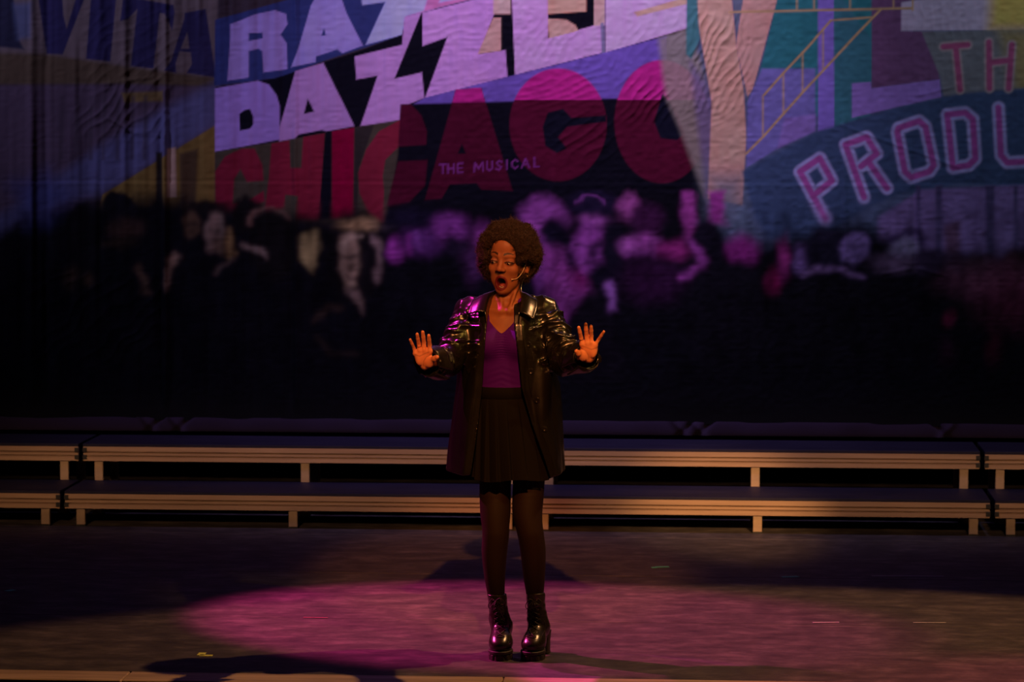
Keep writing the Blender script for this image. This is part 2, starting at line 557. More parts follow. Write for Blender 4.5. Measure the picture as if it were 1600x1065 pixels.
# --- CHICAGO on black / olive
poly([(337, 237), (430, 222), (556, 199), (626, 187), (626, 350), (337, 350)], (52, 44, 44), 3)
RD, DR, MG = (94, 20, 44), (56, 8, 32), (142, 26, 114)
poly([(336, 268), (352, 244), (378, 232), (398, 232), (410, 258), (412, 282), (386, 284), (376, 264), (366, 280), (364, 318), (390, 312), (412, 298), (414, 314), (388, 325), (360, 332), (337, 332)], RD, 4)
poly([(424, 224), (452, 219), (454, 262), (471, 262), (474, 214), (508, 208), (499, 343), (464, 342), (466, 306), (446, 304), (444, 324), (414, 330), (420, 280)], RD, 3)
poly([(508, 207), (519, 205), (519, 341), (498, 344)], BK, 3)
poly([(519, 205), (554, 199), (552, 338), (519, 341)], (98, 2, 42), 3)
poly([(554, 199), (584, 196), (561, 262), (558, 345), (552, 345)], (34, 28, 34), 4)
poly([(626, 163), (1096, 150), (1122, 262), (1112, 345), (560, 352), (575, 335), (600, 345), (612, 300), (622, 240)], BK, 4)
poly([(626, 187), (592, 205), (572, 234), (560, 270), (562, 302), (576, 332), (598, 348), (600, 300), (598, 275), (602, 250), (622, 230)], (96, 22, 46), 3)
poly([(626, 163), (642, 163), (658, 180), (667, 205), (666, 226), (622, 229)], DR, 3)
poly([(622, 252), (668, 250), (664, 290), (640, 315), (604, 322), (612, 290)], DR, 4)
poly([(712, 140), (752, 137), (801, 298), (752, 296), (745, 286), (703, 288), (690, 310), (664, 312), (690, 220)], DR, 3, hole=[(722, 224), (728, 240), (715, 240)])
poly([(712, 140), (752, 137), (758, 159), (707, 160)], MG, 2.5)
for (cx, cy, rx, ry) in ((872, 195, 76, 88), (1034, 190, 74, 96)):
    oval(cx, cy, rx, ry, (62, 9, 36), 3, vmin=156)
    oval(cx, cy, rx, ry, MG, 3, vmax=156)
poly([(848, 198), (856, 176), (880, 170), (893, 184), (946, 180), (947, 190), (886, 198), (872, 214), (886, 232), (870, 239), (852, 228)], (11, 11, 27), 3)
poly([(1035, 145), (1050, 165), (1066, 211), (1058, 219), (1032, 216), (1022, 190)], (12, 12, 30), 3)
SUB = (90, 34, 106)
def small(strokes, x, y, slope=-0.07):
    for s in strokes:
        line([(x + a, y + b + slope * a) for a, b in s], 2.6, SUB, 2.2)
T_ = [[(0, 0), (10, 0)], [(5, 0), (5, 14)]]
H_ = [[(0, 0), (0, 14)], [(9, 0), (9, 14)], [(0, 7), (9, 7)]]
E_ = [[(8, 0), (0, 0), (0, 14), (8, 14)], [(0, 7), (7, 7)]]
M_ = [[(0, 14), (1, 0), (7, 10), (13, 0), (14, 14)]]
U_ = [[(0, 0), (0, 11), (4, 14), (8, 11), (8, 0)]]
S_ = [[(9, 2), (5, 0), (1, 3), (4, 7), (8, 10), (5, 14), (0, 12)]]
I_ = [[(0, 0), (0, 14)]]
C_ = [[(10, 3), (6, 0), (1, 4), (1, 10), (6, 14), (10, 11)]]
A_ = [[(0, 14), (6, 0), (12, 14)], [(3, 9), (9, 9)]]
L_ = [[(0, 0), (0, 14), (7, 14)]]
for g, x, y in ((T_, 687, 257), (H_, 700, 256.5), (E_, 715, 255.5), (M_, 741, 254), (U_, 761, 252.5), (S_, 775, 251.5), (I_, 792, 250), (C_, 799, 249.5), (A_, 815, 248), (L_, 835, 246.5)):
    small(g, x, y)

# --- right-hand street
poly([(1028, 60), (1074, 44), (1094, 90), (1112, 180), (1120, 340), (1098, 300), (1062, 200), (1040, 150)], (112, 100, 110), 14, 0.8)
poly([(1078, 96), (1104, 130), (1150, 255), (1150, 345), (1106, 330), (1090, 200)], (84, 68, 118), 14, 0.75)
poly([(1073, -160), (1086, -160), (1094, 60), (1080, 92), (1072, 85)], (52, 90, 110), 4)
poly([(1083, -160), (1128, -160), (1150, 66), (1162, 140), (1166, 215), (1160, 320), (1106, 310), (1112, 160), (1092, 40)], (166, 118, 120), 4)
poly([(1106, 270), (1162, 270), (1170, 360), (1110, 360)], (72, 82, 112), 60, 0.8)
poly([(1128, -160), (1186, -160), (1168, -20), (1150, 68), (1168, 150), (1172, 170), (1162, 140)], (76, 80, 112), 3)
poly([(1186, -160), (1256, -160), (1217, -10), (1176, 140), (1168, 151), (1150, 70)], (164, 114, 122), 3)
poly([(1250, -160), (1362, -160), (1362, 130), (1302, 190), (1178, 150), (1217, -10)], (36, 86, 108), 3)
poly([(1168, 160), (1190, 107), (1274, 107), (1274, 196), (1166, 262)], (88, 80, 152), 5)
poly([(1225, 185), (1274, 178), (1274, 205), (1215, 232)], (104, 82, 158), 6)
poly([(1278, -160), (1302, -160), (1304, 202), (1278, 206)], (100, 80, 170), 3)
poly([(1304, -20), (1360, 60), (1360, 180), (1304, 200)], (44, 82, 108), 4)
poly([(1362, -160), (1700, -160), (1700, -30), (1456, -6), (1410, 4), (1410, 48), (1458, 50), (1468, 124), (1362, 138)], (82, 54, 96), 3)
poly([(1408, 4), (1560, -20), (1700, -40), (1700, 46), (1408, 48)], (140, 126, 166), 4)
poly([(1548, -20), (1720, -40), (1720, 46), (1545, 46)], (164, 136, 84), 30)
poly([(1440, 50), (1700, 44), (1700, 190), (1474, 150), (1468, 118)], (86, 86, 106), 4)
poly([(1560, 46), (1700, 44), (1700, 170), (1590, 160)], (124, 106, 66), 36, 0.7)
poly([(1331, 130), (1360, 128), (1362, 138), (1468, 124), (1471, 152), (1400, 168), (1331, 184)], (110, 84, 164), 3)
poly([(1160, 268), (1200, 246), (1280, 204), (1400, 168), (1500, 146), (1700, 128), (1700, 300), (1500, 286), (1400, 304), (1360, 322), (1310, 352), (1290, 372), (1200, 372), (1180, 340)], (46, 58, 98), 8)
poly([(1440, 296), (1700, 285), (1700, 420), (1370, 420), (1372, 340)], (94, 76, 136), 8)
for a, b in ((1432, 1438), (1462, 1472), (1540, 1554), (1584, 1590)):
    poly([(a, 290), (b, 290), (b, 400), (a, 400)], (58, 50, 92), 7)
poly([(1474, 352), (1500, 342), (1500, 400), (1478, 400)], (72, 50, 84), 9)
GD = (140, 110, 92)
line([(1140, 19), (1280, 16), (1424, 13)], 3.4, GD)
line([(1426, 16), (1426, -60)], 3, GD)
for u0 in (1245, 1272, 1328, 1396):
    line([(u0, 14), (u0, -60)], 3, GD, 3, 0.8)
line([(1376, 15), (1340, 52), (1290, 106), (1258, 140), (1224, 178), (1192, 214), (1166, 240)], 3.6, GD)
line([(1298, 32), (1262, 74), (1226, 112), (1194, 148)], 3.4, GD)
line([(1298, 32), (1362, 27)], 3, GD)
for a, b, c in ((1254, 82, 142), (1224, 114, 178), (1192, 150, 214), (1286, 46, 106)):
    line([(a, b), (a, c)], 3, GD, 3, 0.8)

PK, OUT = (122, 56, 132), (120, 114, 178)
SIGN = [
    [(1290, 342), (1250, 268), (1281, 247), (1300, 282), (1270, 306)],
    [(1350, 308), (1321, 226), (1354, 214), (1370, 240), (1345, 260)], [(1358, 254), (1386, 294)],
    [(1404, 200), (1436, 189), (1446, 198), (1459, 258), (1452, 268), (1424, 277), (1414, 268), (1402, 206), (1404, 200)],
    [(1480, 179), (1508, 176), (1520, 186), (1524, 248), (1514, 258), (1489, 262), (1480, 179)],
    [(1560, 168), (1564, 242), (1574, 254), (1606, 252), (1614, 242), (1612, 164)],
]
for s in SIGN:
    line(s, 20.5, OUT, 5)
for s in SIGN:
    line(s, 9.5, PK, 4)
for s in ([(1474, 73), (1512, 70)], [(1493, 72), (1500, 140)], [(1545, 66), (1546, 138)], [(1581, 70), (1576, 138)], [(1546, 98), (1578, 94)]):
    line(s, 15, (124, 108, 128), 5)
for s in ([(1474, 73), (1512, 70)], [(1493, 72), (1500, 140)], [(1545, 66), (1546, 138)], [(1581, 70), (1576, 138)], [(1546, 98), (1578, 94)]):
    line(s, 9, (124, 58, 104), 4)

# --- crowd: loose brushwork, so its outlines wander
U0, V0 = U, V
CS = 1.75
U = U0 + 4.5 * vnoise(U0 / 17, V0 / 21, 0.1, 51) + 3.0 * vnoise(U0 / 7, V0 / 9, 0.1, 52)
V = V0 + 4.5 * vnoise(U0 / 19, V0 / 17, 4.1, 53) + 2.5 * vnoise(U0 / 7, V0 / 8, 4.1, 54)
CB = (9, 8, 18)
poly([(-900, 420), (-60, 380), (40, 345), (110, 322), (165, 314), (240, 306), (330, 318), (400, 330), (470, 340), (560, 350), (600, 352), (640, 330), (800, 318), (900, 305), (1060, 300),
      (1070, 330), (1150, 380), (1220, 375), (1290, 350), (1340, 345), (1430, 385), (1500, 398), (1600, 395), (2300, 420), (2300, 900), (-900, 900)], CB, 22)
poly([(20, 290), (70, 270), (110, 300), (80, 345), (45, 350)], (46, 46, 98), 30, 0.8)
FC, FD = (112, 84, 72), (70, 50, 46)
def face(cx, cy, rx, ry, c, dark, eye=True, soft=5):
    oval(cx, cy, rx, ry, c, soft)
    if eye:
        for s in (-0.42, 0.38):
            oval(cx + s * rx, cy - 0.12 * ry, rx * 0.24, ry * 0.10, dark, 4, 0.9)
        oval(cx - 0.02 * rx, cy + 0.18 * ry, rx * 0.12, ry * 0.14, dark, 4, 0.6)
        oval(cx, cy + 0.52 * ry, rx * 0.36, ry * 0.09, dark, 4, 0.85)
oval(184, 322, 26, 22, (14, 12, 22), 6)
oval(196, 358, 24, 14, (50, 34, 36), 12)
oval(184, 380, 22, 6, (44, 32, 30), 8)
oval(130, 372, 26, 52, (12, 10, 18), 8)
oval(113, 432, 10, 16, (40, 28, 28), 9)
oval(138, 434, 7, 9, (48, 34, 32), 8)
line([(216, 418), (226, 438), (228, 452)], 9, (64, 46, 44), 8)
line([(258, 446), (264, 420), (274, 402)], 8, (106, 80, 80), 6)
face(298, 352, 14, 22, FD, CB, True)
face(334, 362, 16, 30, (104, 82, 88), CB, True)
oval(345, 384, 14, 12, FD, 8, 0.8)
line([(358, 364), (360, 396)], 8, (118, 88, 66), 6)
oval(325, 324, 34, 10, (16, 12, 18), 8)
oval(385, 336, 24, 30, (13, 10, 16), 8)
line([(389, 352), (398, 334), (420, 326), (440, 326), (456, 342)], 4, (92, 64, 68), 4)
oval(428, 384, 36, 54, (13, 10, 16), 8)
line([(380, 386), (396, 388), (418, 402)], 5, (104, 84, 92), 4)
line([(338, 424), (352, 410), (364, 402)], 4, (74, 58, 64), 4)
poly([(470, 366), (496, 362), (500, 392), (492, 424), (482, 420), (472, 400)], (112, 94, 74), 6)
oval(552, 402, 42, 74, (12, 9, 16), 8)
oval(560, 351, 28, 9, (128, 100, 84), 7)
oval(560, 366, 40, 10, (14, 11, 18), 8)
oval(548, 404, 19, 42, (118, 94, 94), 5)
poly([(530, 384), (546, 372), (566, 366), (566, 372), (548, 380), (532, 392)], (146, 122, 124), 4)
line([(534, 400), (556, 396)], 6, (26, 18, 24), 4)
oval(553, 414, 5, 8, (58, 42, 42), 4)
line([(540, 428), (550, 434), (562, 432)], 5, (40, 26, 32), 3)
line([(544, 440), (560, 442)], 3, (134, 110, 108), 3)
poly([(558, 372), (584, 380), (586, 450), (560, 452), (562, 410)], (14, 10, 18), 6, 0.9)
poly([(536, 446), (560, 454), (564, 490), (550, 470)], (84, 66, 72), 6)
line([(586, 368), (594, 392), (590, 436)], 8, (104, 82, 96), 6)
line([(494, 500), (510, 480), (528, 478)], 6, (44, 32, 32), 8)
line([(498, 530), (520, 552), (560, 552)], 5, (32, 24, 26), 8)
oval(616, 388, 11, 18, (114, 40, 132), 8)
oval(660, 376, 30, 24, (60, 26, 84), 18)
line([(640, 374), (638, 396)], 8, (98, 32, 116), 8)
line([(655, 362), (655, 392)], 6, (92, 44, 124), 7)
oval(650, 340, 40, 14, (16, 12, 34), 10)
oval(702, 356, 26, 22, (94, 38, 116), 14)
oval(712, 384, 18, 14, (22, 14, 36), 10)
oval(752, 372, 14, 20, (96, 38, 112), 14)
oval(740, 412, 14, 26, (52, 24, 68), 16)
oval(848, 342, 36, 32, (112, 50, 132), 16)
oval(866, 366, 22, 26, (16, 12, 32), 8)
oval(842, 420, 10, 36, (98, 44, 124), 10)
poly([(846, 384), (884, 392), (908, 424), (924, 452), (892, 488), (872, 508), (852, 440)], (112, 46, 126), 14)
oval(905, 430, 14, 20, (88, 18, 80), 14)
oval(924, 318, 44, 20, (20, 14, 40), 8)
line([(896, 312), (916, 307), (944, 316)], 3, (92, 44, 116), 4)
oval(928, 344, 22, 8, (126, 62, 146), 8)
oval(922, 386, 28, 38, (122, 54, 146), 8)
line([(900, 380), (916, 383)], 5, (26, 14, 40), 4)
line([(924, 383), (940, 382)], 5, (26, 14, 40), 4)
oval(930, 396, 7, 14, (44, 20, 60), 6, 0.9)
line([(912, 410), (930, 411)], 4, (30, 14, 44), 4)
oval(896, 408, 8, 16, (30, 14, 44), 8)
oval(956, 396, 17, 52, (14, 11, 28), 8)
oval(940, 430, 22, 18, (14, 11, 28), 10)
poly([(942, 446), (956, 440), (966, 484), (954, 488)], (116, 70, 152), 6)
poly([(890, 472), (930, 450), (948, 480), (990, 600), (880, 600)], (12, 9, 20), 16)
oval(984, 324, 18, 20, (120, 54, 126), 12)
oval(1010, 344, 26, 26, (46, 16, 54), 14)
oval(984, 384, 16, 12, (134, 66, 152), 10)
oval(1012, 380, 20, 14, (116, 50, 130), 10)
line([(978, 400), (1016, 396)], 5, (104, 44, 122), 6)
oval(1050, 390, 24, 12, (112, 30, 104), 10)
oval(1020, 436, 50, 34, (36, 12, 46), 26)
poly([(1064, 302), (1088, 302), (1084, 380), (1070, 376)], (122, 46, 128), 8)
poly([(1106, 300), (1132, 300), (1134, 350), (1108, 348)], (118, 42, 124), 8)
oval(1104, 372, 26, 28, (14, 11, 26), 7)
oval(1116, 392, 14, 16, (14, 11, 26), 7)
line([(1082, 380), (1094, 398), (1104, 410), (1080, 424), (1066, 434)], 10, (112, 46, 128), 7)
oval(1160, 388, 22, 22, (100, 28, 104), 16)
oval(1132, 490, 66, 84, (11, 9, 20), 16)
oval(1210, 440, 10, 16, (98, 16, 70), 12)
oval(1224, 404, 9, 30, (98, 30, 92), 8)
oval(1252, 404, 12, 22, (78, 58, 116), 8)
oval(1292, 388, 34, 34, (18, 16, 34), 8)
face(1336, 388, 20, 26, (86, 70, 130), (28, 22, 46))
line([(1256, 428), (1286, 418), (1320, 422), (1350, 432)], 5, (90, 68, 122), 6)
oval(1416, 388, 24, 18, (88, 82, 122), 8)
line([(1394, 374), (1412, 362), (1436, 358), (1444, 372), (1442, 398)], 13, (38, 28, 64), 6)
oval(1400, 410, 34, 14, (64, 50, 82), 12)
oval(1452, 408, 22, 18, (34, 26, 50), 8)
oval(1490, 410, 16, 18, (44, 30, 52), 10)
oval(1526, 412, 20, 16, (36, 26, 40), 10)
oval(1592, 412, 24, 20, (46, 28, 42), 10)
oval(1560, 440, 70, 26, (74, 40, 66), 26)
oval(1600, 470, 60, 40, (72, 28, 54), 40, 0.8)
oval(1485, 498, 8, 8, (84, 22, 56), 12, 0.8)
oval(1552, 542, 8, 20, (62, 16, 40), 14, 0.7)
oval(1480, 548, 8, 14, (44, 14, 40), 14, 0.6)
oval(1222, 664, 26, 26, (72, 30, 92), 24, 0.0)

U, V = U0, V0
crowd_m = (sstep(312, 340, V) * (1 - sstep(560, 640, V)))[..., None]
tone = 1 + crowd_m * (0.42 * vnoise(U / 9, V / 16, 0.4, 55) + 0.30 * vnoise(U / 28, V / 36, 0.4, 56) + 0.25 * vnoise(U / 4.5, V / 40, 0.4, 57))[..., None]
INK *= np.clip(tone * (1 - 0.12 * crowd_m), 0.25, 1.8)
INK *= (1 + 0.10 * vnoise(U / 30, V / 45, 2.4, 58) + 0.07 * vnoise(U / 8, V / 30, 2.4, 59))[..., None]
# the crowd is painted softly
def soften(sig, v0, v1):
    rows = np.where((V > v0 - 40).any(1) & (V < v1 + 40).any(1))[0]
    sl = slice(rows[0], rows[-1] + 1)
    A = INK[sl]
    k = np.exp(-0.5 * (np.arange(-5, 6) / sig) ** 2)
    k = (k / k.sum()).astype(np.float32)
    h = len(k) // 2
    Bp = np.pad(A, ((h, h), (0, 0), (0, 0)), 'edge')
    Bp = sum(k[i] * Bp[i:i + A.shape[0]] for i in range(len(k)))
    Bp = np.pad(Bp, ((0, 0), (h, h), (0, 0)), 'edge')
    Bp = sum(k[i] * Bp[:, i:i + A.shape[1]] for i in range(len(k)))
    m = (sstep(v0 - 18, v0 + 12, V[sl]) * (1 - sstep(v1 - 10, v1 + 20, V[sl])))[..., None]
    INK[sl] = A * (1 - m) + Bp * m
soften(1.3, 322, 900)

# --- relief of the cloth: hang folds, seams, crumples (metres, towards the house)
def bump(u0, v0, u1, v1):
    return sstep(u0 - 40, u0 + 10, U) * (1 - sstep(u1 - 10, u1 + 40, U)) * sstep(v0 - 25, v0 + 10, V) * (1 - sstep(v1 - 10, v1 + 25, V))
left_m = 1 - sstep(420, 720, U)
Hh = 0.0095 * left_m * vnoise(U / 13, V / 260, 0.5, 3)
Hh = Hh + 0.0048 * (0.25 + left_m) * vnoise(U / 6.5, V / 120, 1.5, 4)
Hh = Hh + 0.012 * vnoise(U / 160, V / 320, 7.5, 9)
for u0, a, w, va, vb in ((50, 0.020, 6, -400, 640), (72, -0.014, 5, -400, 640), (258, 0.020, 5, -400, 640), (252, -0.012, 4, 150, 640), (150, 0.009, 5, 60, 560), (462, 0.010, 4, -400, 640),
                         (455, -0.010, 5, 200, 640), (604, 0.006, 4, -100, 120), (866, 0.008, 6, 250, 480), (1320, 0.006, 4, 180, 440), (1428, -0.010, 4, 230, 420), (1530, 0.005, 4, 180, 420)):
    Hh = Hh + a * np.exp(-((U - u0 - 1.6 * vnoise(U * 0, V / 60, u0, 5)) / w) ** 2) * sstep(va - 30, va + 30, V) * (1 - sstep(vb - 40, vb + 40, V))
Hh = Hh - 0.0014 * np.exp(-((V - 282 - U * 0.002) / 2.4) ** 2) + 0.0014 * np.exp(-((V - 287 - U * 0.002) / 2.4) ** 2)
def ridges(u0, v0, u1, v1, ang, wl, amp, seed):
    global Hh
    c, s = math.cos(R(ang)), math.sin(R(ang))
    t = (U * c + V * s) / wl + 0.9 * vnoise(U / 34, V / 34, 0.3, seed)
    Hh = Hh + amp * (1 - np.abs(np.sin(np.pi * t))) ** 1.6 * bump(u0, v0, u1, v1) * (0.6 + 0.4 * vnoise(U / 25, V / 25, 3.3, seed + 1))
ridges(1092, 30, 1150, 165, 25, 11, 0.012, 21)
ridges(985, 130, 1030, 185, 40, 12, 0.012, 22)
ridges(880, 180, 950, 240, 50, 16, 0.008, 23)
ridges(820, 110, 930, 165, 70, 11, 0.004, 24)
ridges(800, 20, 1060, 110, 30, 13, 0.0026, 25)
ridges(660, 20, 800, 150, 75, 13, 0.0022, 26)
ridges(140, 115, 250, 215, 40, 16, 0.007, 27)
ridges(150, 20, 260, 130, 60, 20, 0.005, 28)
ridges(1080, 90, 1130, 200, 60, 12, 0.004, 29)
ridges(1420, 10, 1560, 60, 10, 16, 0.005, 30)
ridges(60, 430, 240, 560, 50, 22, 0.007, 31)
ridges(840, 420, 900, 520, 20, 12, 0.003, 32)
Hh = Hh + 0.0030 * (1 - np.abs(vnoise(U / 9, V / 9, 0.7, 33))) * sstep(500, 800, U) + 0.0024 * (1 - np.abs(vnoise(U / 15 + V / 30, V / 8, 2.7, 34)))
for a, b, w, amp in (((160, 132), (240, 120), 3, 0.009), ((196, 34), (250, 118), 3, -0.008), ((238, 60), (262, 112), 2.5, -0.006), ((170, 185), (212, 208), 3, 0.012), ((1316, 196), (1500, 262), 2.5, 0.007),
                     ((1380, 428), (1420, 420), 3, 0.008), ((1436, 420), (1480, 432), 3, 0.009), ((1432, 343), (1470, 338), 3, 0.006), ((1240, 460), (1320, 420), 3, 0.004), ((1432, 150), (1490, 136), 2.5, 0.006)):
    d = sd_line(U, V, [a, b])
    Hh = Hh + 0.45 * amp * np.exp(-(d / w) ** 2)
Hh = Hh * sstep(0.465, 0.62, CZ)
CYs = YB - Hh
nr, nc = U.shape
idx = np.arange(nr * nc).reshape(nr, nc)
quads = np.stack([idx[:-1, :-1], idx[:-1, 1:], idx[1:, 1:], idx[1:, :-1]], -1).reshape(-1, 4)
M['cloth'] = mat_bump(mat_new('printed_backdrop_cloth', rough=0.85, spec=0.06, attr='print'), 170, 0.12, 0.002, 3)
drop = empty('backdrop', (0, YB, 0.40))
tag(drop, 'huge painted theatre backdrop cloth with show-title lettering above a crowd', 'backdrop')
verts = np.stack([CX, CYs - YB, CZ - 0.40], -1).reshape(-1, 3)
cl = mesh_obj('printed_cloth', verts, quads, M['cloth'], drop, smooth=True)
at = cl.data.color_attributes.new('print', 'FLOAT_COLOR', 'POINT')
rgba = np.ones((nr * nc, 4), np.float32)
rgba[:, :3] = np.clip(INK.reshape(-1, 3), 0.0, 0.9)
at.data.foreach_set('color', rgba.ravel())
# weighted hem pocket along the bottom of the cloth
hx = axis([(-6.6, -3.45, 0.06), (-3.45, 2.72, 0.012), (2.72, 6.0, 0.06)])
hz = np.linspace(0.0, 0.078, 9)
HX, HZ = np.meshgrid(hx, hz, indexing='xy')
HY = -0.005 * np.sin(np.pi * np.clip(HZ / 0.078, 0, 1)) ** 0.6 + 0.004 * vnoise(HX * 7, HZ * 10, 0.2, 40)
for x0, sgn in ((-2.36, 1), (-2.20, 1), (0.62, 1), (0.72, 1), (2.05, -1)):
    HY += 0.016 * np.exp(-((HX - x0 - sgn * (HZ - 0.02) * 0.9) / 0.018) ** 2) - 0.014 * np.exp(-((HX - x0 + sgn * (HZ - 0.02) * 0.9) / 0.02) ** 2)
nr, nc = HX.shape
idx = np.arange(nr * nc).reshape(nr, nc)
q1 = np.stack([idx[:-1, :-1], idx[:-1, 1:], idx[1:, 1:], idx[1:, :-1]], -1).reshape(-1, 4)
front = np.stack([HX, HY, HZ], -1).reshape(-1, 3)
back = np.stack([HX, 0.012 + 0 * HY, HZ], -1).reshape(-1, 3)
mesh_obj('hem_pocket', np.concatenate([front, back]), np.concatenate([q1, q1[:, ::-1] + nr * nc]), M['hem'], drop, smooth=True)
# ------------------------------------------------------------------ implicit modelling: smooth unions on a grid, then one closed surface
class Field:
    def __init__(self, lo, hi, h, fill=0.06):
        self.lo, self.h = np.array(lo, float), h
        self.n = np.ceil((np.array(hi, float) - self.lo) / h).astype(int) + 1
        self.a = np.full(tuple(self.n), fill, np.float32)
    def sub(self, lo, hi):
        i0 = np.clip(np.floor((np.asarray(lo) - self.lo) / self.h).astype(int), 0, self.n - 1)
        i1 = np.clip(np.ceil((np.asarray(hi) - self.lo) / self.h).astype(int) + 1, 1, self.n)
        sl = tuple(slice(a, b) for a, b in zip(i0, i1))
        ax = [(self.lo[k] + self.h * np.arange(i0[k], i1[k])).astype(np.float32) for k in range(3)]
        return sl, (ax[0][:, None, None], ax[1][None, :, None], ax[2][None, None, :])
    def union(self, fn, lo, hi, k=0.01, pad=0.03):
        sl, X = self.sub(np.asarray(lo) - pad, np.asarray(hi) + pad)
        self.a[sl] = smin(self.a[sl], fn(*X), k)
    def carve(self, fn, lo, hi, k=0.006, pad=0.03):
        sl, X = self.sub(np.asarray(lo) - pad, np.asarray(hi) + pad)
        self.a[sl] = -smin(-self.a[sl], fn(*X), k)
    def mesh(self):
        return surface_nets(self.a, self.lo, self.h)

def smin(a, b, k):
    h = np.clip(0.5 + 0.5 * (b - a) / k, 0, 1)
    return b * (1 - h) + a * h - k * h * (1 - h)

def surface_nets(a, lo, h):
    ins = a < 0
    nx, ny, nz = a.shape
    c8 = [(i, j, k) for i in (0, 1) for j in (0, 1) for k in (0, 1)]
    allin = np.ones((nx - 1, ny - 1, nz - 1), bool)
    anyin = np.zeros((nx - 1, ny - 1, nz - 1), bool)
    for i, j, k in c8:
        s = ins[i:nx - 1 + i, j:ny - 1 + j, k:nz - 1 + k]
        allin &= s
        anyin |= s
    act = anyin & ~allin
    ci = np.argwhere(act)
    vid = np.full(act.shape, -1, np.int32)
    vid[act] = np.arange(len(ci), dtype=np.int32)
    val = np.stack([a[ci[:, 0] + i, ci[:, 1] + j, ci[:, 2] + k] for i, j, k in c8], 1)
    acc = np.zeros((len(ci), 3), np.float32)
    cnt = np.zeros(len(ci), np.float32)
    for p, A in enumerate(c8):
        for q, B in enumerate(c8):
            if q > p and sum(abs(A[t] - B[t]) for t in range(3)) == 1:
                m = (val[:, p] < 0) != (val[:, q] < 0)
                d = val[:, p] - val[:, q]
                t = np.where(m, val[:, p] / np.where(np.abs(d) < 1e-12, 1, d), 0)
                pos = np.array(A, np.float32)[None] + t[:, None] * (np.array(B, np.float32) - np.array(A, np.float32))[None]
                acc += pos * m[:, None]
                cnt += m
    verts = (ci + acc / np.maximum(cnt, 1)[:, None]) * h + lo
    faces = []
    for ax in range(3):
        s0 = [slice(1, -1)] * 3
        s1 = [slice(1, -1)] * 3
        s0[ax] = slice(0, -1)
        s1[ax] = slice(1, None)
        A, B = ins[tuple(s0)], ins[tuple(s1)]
        e = np.argwhere(A != B)
        inA = A[A != B]
        off = np.ones(3, int)
        off[ax] = 0
        e = e + off
        b, c = [t for t in range(3) if t != ax]
        def cell(db, dc):
            q = e.copy()
            q[:, b] -= db
            q[:, c] -= dc
            return vid[q[:, 0], q[:, 1], q[:, 2]]
        f = np.stack([cell(1, 1), cell(0, 1), cell(0, 0), cell(1, 0)], 1)
        flip = inA if ax != 1 else ~inA
        f[~flip] = f[~flip][:, ::-1]
        faces.append(f)
    faces = np.concatenate(faces)
    faces = faces[(faces >= 0).all(1)]
    return verts.astype(np.float32), faces

def relax(v, f, it=1, w=0.5):
    for _ in range(it):
        s = np.zeros_like(v)
        c = np.zeros(len(v), np.float32)
        for k in range(4):
            for d in (1, 3):
                np.add.at(s, f[:, k], v[f[:, (k + d) % 4]])
                np.add.at(c, f[:, k], 1)
        v = v * (1 - w) + w * s / np.maximum(c, 1)[:, None]
    return v

def sph(c, r):
    return lambda x, y, z: np.sqrt((x - c[0]) ** 2 + (y - c[1]) ** 2 + (z - c[2]) ** 2) - r

def ell(c, r):
    def fn(x, y, z):
        px, py, pz = x - c[0], y - c[1], z - c[2]
        k0 = np.sqrt((px / r[0]) ** 2 + (py / r[1]) ** 2 + (pz / r[2]) ** 2)
        k1 = np.sqrt((px / r[0] ** 2) ** 2 + (py / r[1] ** 2) ** 2 + (pz / r[2] ** 2) ** 2) + 1e-9
        return k0 * (k0 - 1) / k1
    return fn

def cone(a, b, ra, rb):
    a, b = np.asarray(a, float), np.asarray(b, float)
    d = b - a
    L2 = d @ d
    def fn(x, y, z):
        t = np.clip(((x - a[0]) * d[0] + (y - a[1]) * d[1] + (z - a[2]) * d[2]) / L2, 0, 1)
        return np.sqrt((x - a[0] - d[0] * t) ** 2 + (y - a[1] - d[1] * t) ** 2 + (z - a[2] - d[2] * t) ** 2) - (ra + (rb - ra) * t)
    return fn

def bb(*pts, r=0.0):
    p = np.array(pts, float)
    return p.min(0) - r, p.max(0) + r

def add_cone(fd, a, b, ra, rb, k=0.01):
    lo, hi = bb(a, b, r=max(ra, rb))
    fd.union(cone(a, b, ra, rb), lo, hi, k)

def add_chain(fd, pts, rad, k=0.01):
    for i in range(len(pts) - 1):
        add_cone(fd, pts[i], pts[i + 1], rad[i], rad[i + 1], k)

def stack(zs, cx, cy, rx, ry, pw=2.0):
    """upright stack of ovals, given at heights zs"""
    def fn(x, y, z):
        zz = z + 0 * x * 0
        a, b = np.interp(z, zs, cx).astype(np.float32), np.interp(z, zs, cy).astype(np.float32)
        p, q = np.interp(z, zs, rx).astype(np.float32), np.interp(z, zs, ry).astype(np.float32)
        u, v = np.abs(x - a) / p, np.abs(y - b) / q
        k0 = (u ** pw + v ** pw) ** (1.0 / pw) + 1e-9
        g = np.sqrt((u ** (pw - 1) / p) ** 2 + (v ** (pw - 1) / q) ** 2) / k0 ** (pw - 1) + 1e-9
        d = (k0 - 1) / np.maximum(g, 1.0 / np.maximum(p, q))
        return np.maximum(d, np.maximum(z - zs[-1], zs[0] - z))
    return fn
# ------------------------------------------------------------------ the performer
person = empty('person', (0, 0, 0))
tag(person, 'singing woman in black leather jacket and purple top, both palms raised', 'person')

